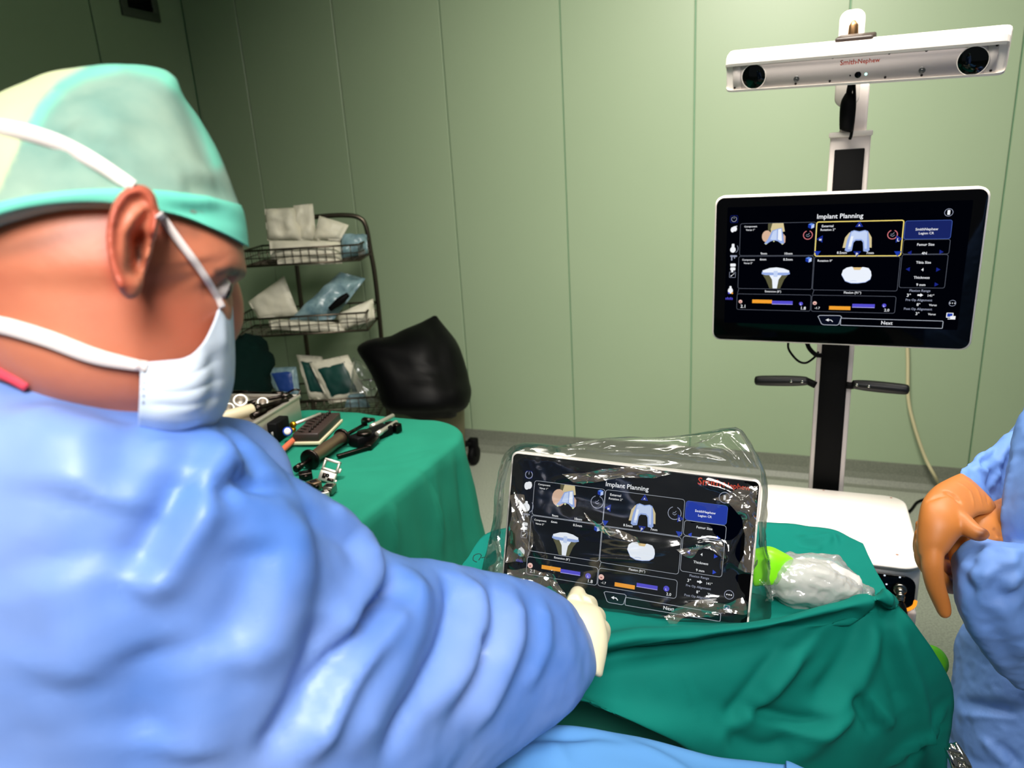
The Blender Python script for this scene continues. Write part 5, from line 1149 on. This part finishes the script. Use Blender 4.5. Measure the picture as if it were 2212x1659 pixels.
def strap(ptsw, b, off, name='mask_strap'):
    P = np.array(ptsw, float); n = 10; Q = cr(P, n); L, Wd = [], []
    for x, y, wpx in Q:
        h = hit(b, x, y)
        if h is None: continue
        d = (h-C)@fw; L.append(h-nrm(h-C)*off); Wd.append(wpx*d/FP)
    L = np.array(L)
    for _ in range(3): L[1:-1] = (L[:-2]+L[1:-1]*2+L[2:])/4
    V, Fc = ribbon(L, Wd); return mo(name, V, Fc, TAPE, sg, solid=.001)
allM = join((allV, allF), (mV, mF)); b_am = bvh(*allM)
strap([(480, 664, 14), (458, 622, 15), (424, 570, 16), (388, 522, 17), (354, 476, 18), (342, 462, 18)], b_am, .0036)
strap([(288, 402, 26), (262, 386, 30), (210, 352, 32), (140, 314, 34), (70, 290, 36), (0, 276, 38), (-80, 268, 38)], b_am, .0022)
strap([(318, 792, 22), (280, 786, 26), (200, 768, 34), (110, 734, 36), (40, 712, 36), (0, 702, 36), (-70, 690, 36)], b_am, .0022)
# collar of the shirt underneath
L = lay(b_skin, [(-90, 786), (-30, 797), (0, 806), (28, 818), (60, 836)], .002, 8)
mo('shirt_collar', *ribbon(L, .006), mat('red_collar', (206, 60, 78), .7), sg, solid=.0015)
# gown: torso, right arm reaching out, left shoulder beyond
torso = bodyloft([(-420, 700, .50, -40, 722, .50, .072), (-520, 740, .50, 70, 760, .49, .087), (-600, 805, .50, 190, 820, .49, .096), (-650, 850, .50, 325, 878, .49, .10), (-680, 905, .50, 480, 925, .49, .105), (-700, 960, .50, 565, 985, .49, .11), (-700, 1060, .50, 640, 1085, .49, .115), (-700, 1250, .50, 700, 1280, .50, .12), (-700, 1500, .50, 700, 1500, .51, .125), (-700, 1800, .51, 680, 1800, .53, .13), (-700, 2300, .54, 640, 2300, .56, .13)], 48, 5, 2.3)
arm = bodyloft([(330, 905, .47, -60, 1500, .47, .07), (480, 935, .49, 160, 1640, .49, .085), (640, 1040, .52, 330, 1800, .53, .10), (745, 1100, .56, 520, 1860, .57, .11), (832, 1190, .60, 720, 1840, .61, .105), (930, 1214, .65, 880, 1760, .65, .10), (1045, 1238, .70, 1010, 1676, .70, .085), (1140, 1260, .75, 1130, 1600, .745, .072), (1218, 1296, .79, 1228, 1530, .785, .060), (1250, 1328, .815, 1266, 1478, .81, .046), (1270, 1366, .826, 1281, 1448, .826, .034)], 48, 6, 2.1)
farsh = bodyloft([(470, 902, .60, 380, 1050, .60, .05), (540, 912, .61, 440, 1100, .61, .055), (600, 958, .62, 500, 1150, .62, .055), (632, 1010, .62, 560, 1180, .62, .05), (642, 1060, .62, 600, 1180, .62, .03)], 36, 5)
c0 = at(-10, 1560, D=.515); ang = np.linspace(0, 2*math.pi, 36, endpoint=False)
def skirt(c, rows): return loft([np.array([c[0]+dx, c[1]+dy, z])+np.stack([rx*np.cos(ang), ry*np.sin(ang), 0*ang], 1) for z, dx, dy, rx, ry in rows])
low = skirt(c0, [(c0[2]+.10, 0, 0, .16, .10), (c0[2], -.01, 0, .215, .125), (.85, -.03, -.02, .215, .135), (.6, -.04, -.02, .23, .15), (.32, -.04, -.02, .25, .165)])
far = bodyloft([(560, 950, .63, 440, 1060, .63, .05), (600, 1060, .66, 470, 1180, .66, .055), (590, 1240, .70, 440, 1280, .70, .05), (640, 1330, .75, 560, 1430, .75, .045), (720, 1320, .80, 680, 1400, .80, .036)], 30, 5)
gv, gf = union([torso, arm, farsh, low, far], .0048, 4)
b_g = bvh(gv, gf); N_ = vnormals(gv, gf)
GF = [(q[0], q[1]*1.3, q[2]*.8, *q[3:]) for q in [([(500, 1000), (480, 1060), (500, 1030), (560, 1035), (640, 1055)], -.010, .012), ([(560, 1020), (540, 975), (500, 930)], -.006, .014), ([(470, 930), (478, 1010), (430, 1110), (350, 1230), (290, 1310)], .010, .016), ([(400, 1000), (370, 1080), (330, 1180), (290, 1260)], -.009, .018), ([(320, 930), (330, 1020), (280, 1120)], .006, .02), ([(200, 900), (220, 1000), (190, 1100)], .005, .022), ([(260, 920), (280, 1010), (240, 1090)], -.005, .02), ([(60, 860), (120, 960), (110, 1080)], .005, .025),
      ([(835, 1200), (845, 1270), (800, 1330), (735, 1420), (690, 1500), (620, 1659)], -.012, .013), ([(760, 1150), (800, 1230), (770, 1320), (710, 1400)], .010, .022), ([(700, 1320), (680, 1420), (620, 1560), (560, 1659)], -.009, .015), ([(840, 1260), (835, 1345), (760, 1440), (700, 1560), (640, 1659)], .010, .018), ([(880, 1215), (900, 1290), (870, 1400), (800, 1530), (740, 1659)], .009, .022), ([(960, 1225), (985, 1300), (950, 1420), (870, 1560), (820, 1659)], -.008, .014), ([(1000, 1232), (1030, 1320), (1000, 1430), (920, 1560)], .009, .018), ([(1060, 1245), (1075, 1340), (1040, 1450), (960, 1580)], -.007, .013), ([(1110, 1260), (1110, 1370), (1070, 1490), (1000, 1600)], .008, .018), ([(1020, 1375), (1045, 1400), (1065, 1425)], -.005, .007), ([(1170, 1290), (1175, 1390), (1130, 1500)], .004, .014), ([(840, 1285), (800, 1320), (770, 1345)], -.006, .008),
      ([(620, 1090), (640, 1200), (600, 1330), (520, 1480)], .007, .028), ([(540, 1150), (540, 1280), (480, 1420)], -.006, .024), ([(120, 1200), (160, 1350), (140, 1500)], .006, .03), ([(300, 1380), (330, 1500), (300, 1620)], -.006, .026), ([(400, 1400), (430, 1540), (400, 1659)], .006, .026), ([(710, 1085), (760, 1130), (810, 1180)], .004, .012), ([(650, 1110), (720, 1150), (780, 1200)], -.004, .012)]]
gv = folds(gv, gf, GF, b_g, N_)
gv = crease(gv, N_, .0010, [.06, .1, .15, .22], 2, 1.4); gv, _ = fbm(gv, 9, .002, 6, 3, False, N_); gv, _ = fbm(gv, 30, .0014, 16, 2, False, N_)
mo('gown', gv, gf, GOWN, sg)
TROU = mat('scrub_trousers', (52, 96, 120), .8); CLOG = mat('white_clog', (206, 206, 200), .4)
def legs(c, parent, fx, fy):
    for s in (-1, 1):
        h = np.array([c[0]+s*.085*fy, c[1]-s*.085*fx, 0])
        mo('trouser_leg', *tube([h+ZZ*.5, h+ZZ*.3, h+ZZ*.07], [.075, .07, .062], 18, 4), TROU, parent)
        mo('clog', *loft([h+np.array([fx, fy, 0])*t+np.stack([w_*np.cos(ang)*fy+l_*np.sin(ang)*fx, -w_*np.cos(ang)*fx+l_*np.sin(ang)*fy, 0*ang+z], 1) for t, w_, l_, z in ((.05, .044, .125, 0), (.05, .05, .135, .012), (.05, .048, .13, .04), (.02, .044, .095, .065), (0, .035, .05, .08))]), CLOG, parent)
legs(c0+np.array([-.04, -.02, 0]), sg, .8, .6)
fl_ = [tube([at(730, 1345+16*k, D=.815), at(770, 1340+16*k, D=.85), at(790, 1352+16*k, D=.87), at(792, 1372+14*k, D=.865)], [.011, .0105, .0095, .006], 12, 4) for k in range(4)]
fl_.append(tube([at(715, 1330, D=.815), at(740, 1315, D=.84), at(764, 1318, D=.86)], [.012, .0105, .007], 12, 4))
mo('glove', *union([bodyloft([(690, 1325, .79, 665, 1400, .79, .03), (725, 1328, .81, 712, 1402, .81, .024), (752, 1338, .83, 742, 1400, .83, .018)], 24, 4)]+fl_, .0025, 3), LATEX, sg)
# right glove: palm under the sleeve, forefinger on the glass, other fingers curled
def gl_at(x, y, d): return at(x, y, D=d)
palm = bodyloft([(1232, 1400, .835, 1300, 1460, .835, .020), (1222, 1340, .845, 1312, 1395, .845, .022), (1218, 1310, .858, 1308, 1350, .858, .021), (1224, 1296, .872, 1298, 1318, .872, .017), (1236, 1292, .885, 1284, 1304, .885, .013)], 36, 5)
fing = [tube([gl_at(1240, 1300, .87), gl_at(1248, 1284, .905), gl_at(1240, 1292, .955), gl_at(1234, 1300, 1.0), gl_at(1232, 1302, 1.05), gl_at(1230, 1303, 1.078)], [.0095, .0105, .0092, .0085, .0078, .0055], 16, 6),
        tube([gl_at(1262, 1304, .875), gl_at(1274, 1306, .905), gl_at(1272, 1340, .92), gl_at(1258, 1360, .905), gl_at(1250, 1352, .885)], [.0095, .0105, .0092, .0085, .006], 16, 6),
        tube([gl_at(1280, 1322, .868), gl_at(1292, 1332, .895), gl_at(1288, 1362, .908), gl_at(1270, 1378, .893), gl_at(1262, 1370, .875)], [.009, .010, .009, .008, .006], 16, 6),
        tube([gl_at(1292, 1345, .862), gl_at(1304, 1360, .88), gl_at(1298, 1388, .888), gl_at(1280, 1396, .875)], [.008, .009, .008, .006], 16, 6),
        tube([gl_at(1230, 1350, .855), gl_at(1216, 1338, .88), gl_at(1222, 1322, .905), gl_at(1236, 1316, .92)], [.010, .010, .009, .006], 16, 6)]
V, Fc = union([palm]+fing, .0018, 3)
mo('glove', V, Fc, LATEX, sg)

# ------------------------------------------------------------------ the person with clasped hands at the right
GOWN2 = mat('blue_gown_cloth_right', (118, 158, 226), .6, var=(8, (102, 144, 216), .3), bump=(700, .15, .0006))
TAN = mat('orange_tan_glove', (204, 124, 56), .48, var=(16, (200, 122, 56), .3), bump=(300, .12, .0006), sss=.05)
as_ = thing('person', 'person at right in blue gown and orange gloves clasping one wrist', 'person', at(2300, 1500, D=1.25)*[1, 1, 0])
bd = bodyloft([(2440, 360, 1.24, 2580, 360, 1.24, .05), (2340, 400, 1.24, 2690, 400, 1.24, .08), (2300, 480, 1.24, 2760, 480, 1.24, .10), (2276, 640, 1.24, 2770, 640, 1.24, .12), (2266, 800, 1.24, 2770, 800, 1.24, .125), (2236, 900, 1.24, 2770, 900, 1.24, .13), (2198, 960, 1.24, 2780, 960, 1.24, .13), (2174, 1060, 1.24, 2780, 1060, 1.24, .135), (2166, 1170, 1.24, 2780, 1170, 1.24, .135), (2128, 1290, 1.24, 2770, 1290, 1.24, .135), (2098, 1370, 1.24, 2760, 1370, 1.24, .135), (2090, 1430, 1.24, 2760, 1430, 1.24, .135), (2066, 1500, 1.23, 2760, 1500, 1.23, .14), (2060, 1570, 1.23, 2760, 1570, 1.23, .14), (2064, 1700, 1.23, 2760, 1700, 1.23, .145), (2060, 2000, 1.25, 2780, 2000, 1.25, .15), (2050, 2500, 1.3, 2800, 2500, 1.3, .15)], 48, 5, 2.3)
up = bodyloft([(2330, 900, 1.22, 2330, 1130, 1.22, .06), (2230, 925, 1.20, 2250, 1140, 1.20, .06), (2172, 952, 1.17, 2200, 1135, 1.17, .056), (2130, 972, 1.13, 2172, 1122, 1.13, .05), (2094, 988, 1.095, 2148, 1108, 1.095, .044), (2074, 1008, 1.07, 2126, 1092, 1.07, .036), (2070, 1026, 1.055, 2112, 1080, 1.055, .028)], 36, 5)
lo = bodyloft([(2126, 1170, 1.0, 2068, 1216, 1.0, .036), (2150, 1170, .99, 2069, 1252, .99, .050), (2196, 1176, .98, 2080, 1316, .98, .058), (2262, 1190, .98, 2110, 1383, .98, .064), (2340, 1226, 1.0, 2160, 1452, 1.0, .068), (2430, 1280, 1.04, 2240, 1510, 1.04, .07), (2560, 1300, 1.12, 2380, 1540, 1.12, .075)], 40, 6)
pn = bodyloft([(2276, 840, 1.03, 2440, 840, 1.05, .04), (2232, 930, 1.005, 2440, 930, 1.04, .05), (2209, 1000, .995, 2440, 1000, 1.03, .05), (2196, 1080, .99, 2440, 1080, 1.03, .05), (2190, 1170, .99, 2440, 1170, 1.03, .05), (2188, 1290, 1.04, 2440, 1290, 1.06, .04)], 36, 5, 3.2)
gv, gf = union([bd, up, lo, pn], .0042, 3)
b_g = bvh(gv, gf); N_ = vnormals(gv, gf)
gv = folds(gv, gf, [([(2060, 1512), (2120, 1528), (2212, 1545)], -.008, .012), ([(2062, 1545), (2140, 1548), (2212, 1552)], .004, .006), ([(2110, 1580), (2160, 1640), (2180, 1659)], .004, .008), ([(2150, 1600), (2212, 1659)], -.004, .008),
                    ([(2105, 1190), (2095, 1250), (2110, 1290)], -.006, .008), ([(2080, 1215), (2120, 1250), (2165, 1215), (2205, 1190)], .006, .008), ([(2110, 1240), (2125, 1260)], -.004, .005, 1), ([(2160, 1215), (2150, 1270), (2178, 1290), (2212, 1250)], -.007, .009), ([(2170, 1200), (2190, 1240), (2175, 1280)], .007, .01), ([(2160, 1290), (2190, 1360), (2212, 1420)], .007, .014), ([(2120, 1300), (2150, 1370), (2190, 1440)], -.004, .012), ([(2140, 1180), (2190, 1195), (2212, 1188)], .005, .006),
                    ([(2160, 965), (2140, 990), (2110, 1000)], -.005, .007), ([(2180, 955), (2160, 985), (2165, 1010)], .005, .007), ([(2120, 985), (2115, 1010), (2140, 1020)], .005, .006), ([(2150, 1010), (2140, 1050), (2160, 1075)], -.005, .008), ([(2165, 1020), (2150, 1040)], .004, .006), ([(2195, 960), (2175, 1060), (2167, 1165)], .004, .005, 1)], b_g, N_)
gv = crease(gv, N_, .0030, [.05, .08, .11, .16, .22], 11, 1.4); gv, _ = fbm(gv, 12, .0035, 26, 3, False, N_); gv, _ = fbm(gv, 45, .0012, 6, 2, True, N_)
mo('gown', gv, gf, GOWN2, as_)
# hidden neck and head, above the frame, so that the figure is whole
hx = bodyloft([(2460, -70, 1.24, 2560, -70, 1.24, .04), (2420, -30, 1.24, 2600, -30, 1.24, .085), (2410, 50, 1.24, 2608, 50, 1.24, .095), (2420, 130, 1.24, 2600, 130, 1.24, .092), (2450, 200, 1.24, 2574, 200, 1.24, .07), (2455, 270, 1.24, 2570, 270, 1.24, .055), (2440, 380, 1.24, 2590, 380, 1.24, .06), (2380, 480, 1.24, 2650, 480, 1.24, .08)], 32, 4)
mo('body', *union([hx], .006, 3), SKIN, as_)
mo('cap', *bodyloft([(2462, -84, 1.24, 2558, -84, 1.24, .045), (2414, -40, 1.24, 2606, -40, 1.24, .092), (2404, 20, 1.24, 2614, 20, 1.24, .102), (2404, 62, 1.24, 2614, 62, 1.24, .103)], 36, 5, 2, None, (True, False)), CAPM, as_, attrs=None)
mo('mask', *bodyloft([(2404, 110, 1.235, 2520, 110, 1.16, .03), (2398, 150, 1.235, 2520, 150, 1.15, .034), (2408, 190, 1.235, 2525, 196, 1.16, .03)], 30, 5), MASKM, as_)
# clasping hand: cuff, palm, thumb, forefinger hanging, other fingers curled behind the wrist
pm = bodyloft([(2078, 1024, 1.05, 2150, 1094, 1.05, .026), (2052, 1036, 1.035, 2136, 1106, 1.035, .028), (2022, 1054, 1.02, 2108, 1110, 1.02, .028), (1998, 1082, 1.005, 2092, 1122, 1.005, .026), (1988, 1118, .995, 2082, 1142, .995, .024), (1984, 1160, .99, 2062, 1168, .99, .021), (1986, 1196, .988, 2044, 1194, .988, .018)], 36, 5)
fi = tube([gl_at(2016, 1180, .985), gl_at(2014, 1222, .982), gl_at(2020, 1262, .985), gl_at(2034, 1302, .99), gl_at(2041, 1324, .992), gl_at(2044, 1331, .993)], [.0145, .0138, .0126, .0108, .0085, .005], 18, 6)
th = tube([gl_at(2050, 1110, 1.0), gl_at(2078, 1130, .985), gl_at(2100, 1146, .972), gl_at(2116, 1152, .966), gl_at(2126, 1149, .964), gl_at(2130, 1146, .964)], [.016, .0148, .0120, .0108, .0088, .005], 18, 6)
f2 = tube([gl_at(1998, 1170, 1.0), gl_at(1999, 1208, 1.005), gl_at(2020, 1240, 1.015), gl_at(2044, 1262, 1.035), gl_at(2066, 1266, 1.055), gl_at(2080, 1258, 1.06)], [.013, .0135, .0125, .012, .011, .007], 16, 6)
f3 = tube([gl_at(1996, 1150, 1.01), gl_at(1994, 1190, 1.02), gl_at(2020, 1218, 1.045), gl_at(2056, 1228, 1.06), gl_at(2084, 1222, 1.06)], [.012, .0125, .012, .011, .007], 16, 6)
f4 = tube([gl_at(1996, 1130, 1.02), gl_at(1996, 1170, 1.035), gl_at(2022, 1192, 1.06), gl_at(2060, 1196, 1.07)], [.011, .011, .0105, .007], 16, 6)
V, Fc = union([pm, fi, th, f2, f3, f4], .002, 3)
b_g = bvh(V, Fc); N_ = vnormals(V, Fc)
V = folds(V, Fc, [([(2035, 1060), (2062, 1072), (2076, 1092)], -.003, .0035), ([(2010, 1080), (2045, 1070), (2080, 1084)], -.0015, .0025, 1), ([(2000, 1086), (2030, 1070)], -.0015, .003, 1), ([(2085, 1034), (2110, 1056), (2122, 1094)], .0015, .002, 1), ([(2100, 1030), (2124, 1052), (2134, 1090)], -.0015, .002, 1), ([(2066, 1040), (2096, 1062), (2104, 1100)], .0015, .002, 1), ([(2092, 1030), (2118, 1050), (2142, 1090)], .0015, .002, 1)], b_g, N_)
px, dz = pixel(V)
tip = np.clip(near_line(px, [(2118, 1160), (2130, 1146)], 10), 0, 1)*.8
mo('glove', V, Fc, mat('orange_tan_glove_worn', (204, 124, 56), .48, var=(16, (200, 122, 56), .3), bump=(300, .12, .0006), sss=.05, attr=[('stain', (92, 50, 40))]), as_, attrs={'stain': tip})
wr = bodyloft([(2058, 1232, 1.02, 2132, 1190, 1.02, .022), (2054, 1186, 1.02, 2126, 1180, 1.02, .024), (2084, 1140, 1.02, 2138, 1196, 1.02, .024), (2110, 1112, 1.022, 2168, 1176, 1.022, .022), (2138, 1100, 1.03, 2190, 1160, 1.03, .02), (2160, 1090, 1.045, 2206, 1148, 1.045, .017)], 32, 5)
fs = [tube([gl_at(2176+5*k, 1104+13*k, 1.045), gl_at(2200+5*k, 1092+14*k, 1.075), gl_at(2226+4*k, 1086+15*k, 1.09), gl_at(2244, 1090+15*k, 1.10)], [.010, .0105, .0095, .006], 12, 5) for k in range(4)]
fs.append(tube([gl_at(2130, 1120, 1.03), gl_at(2150, 1100, 1.055), gl_at(2180, 1084, 1.085), gl_at(2200, 1078, 1.095)], [.010, .0105, .009, .006], 12, 5))
V, Fc = union([wr]+fs, .002, 3)
b_g = bvh(V, Fc)
V = folds(V, Fc, [([(2145, 1140), (2165, 1165)], -.002, .003), ([(2060, 1165), (2090, 1150)], -.0015, .003), ([(2150, 1160), (2166, 1172)], .002, .003)], b_g)
mo('glove', V, Fc, TAN, as_)
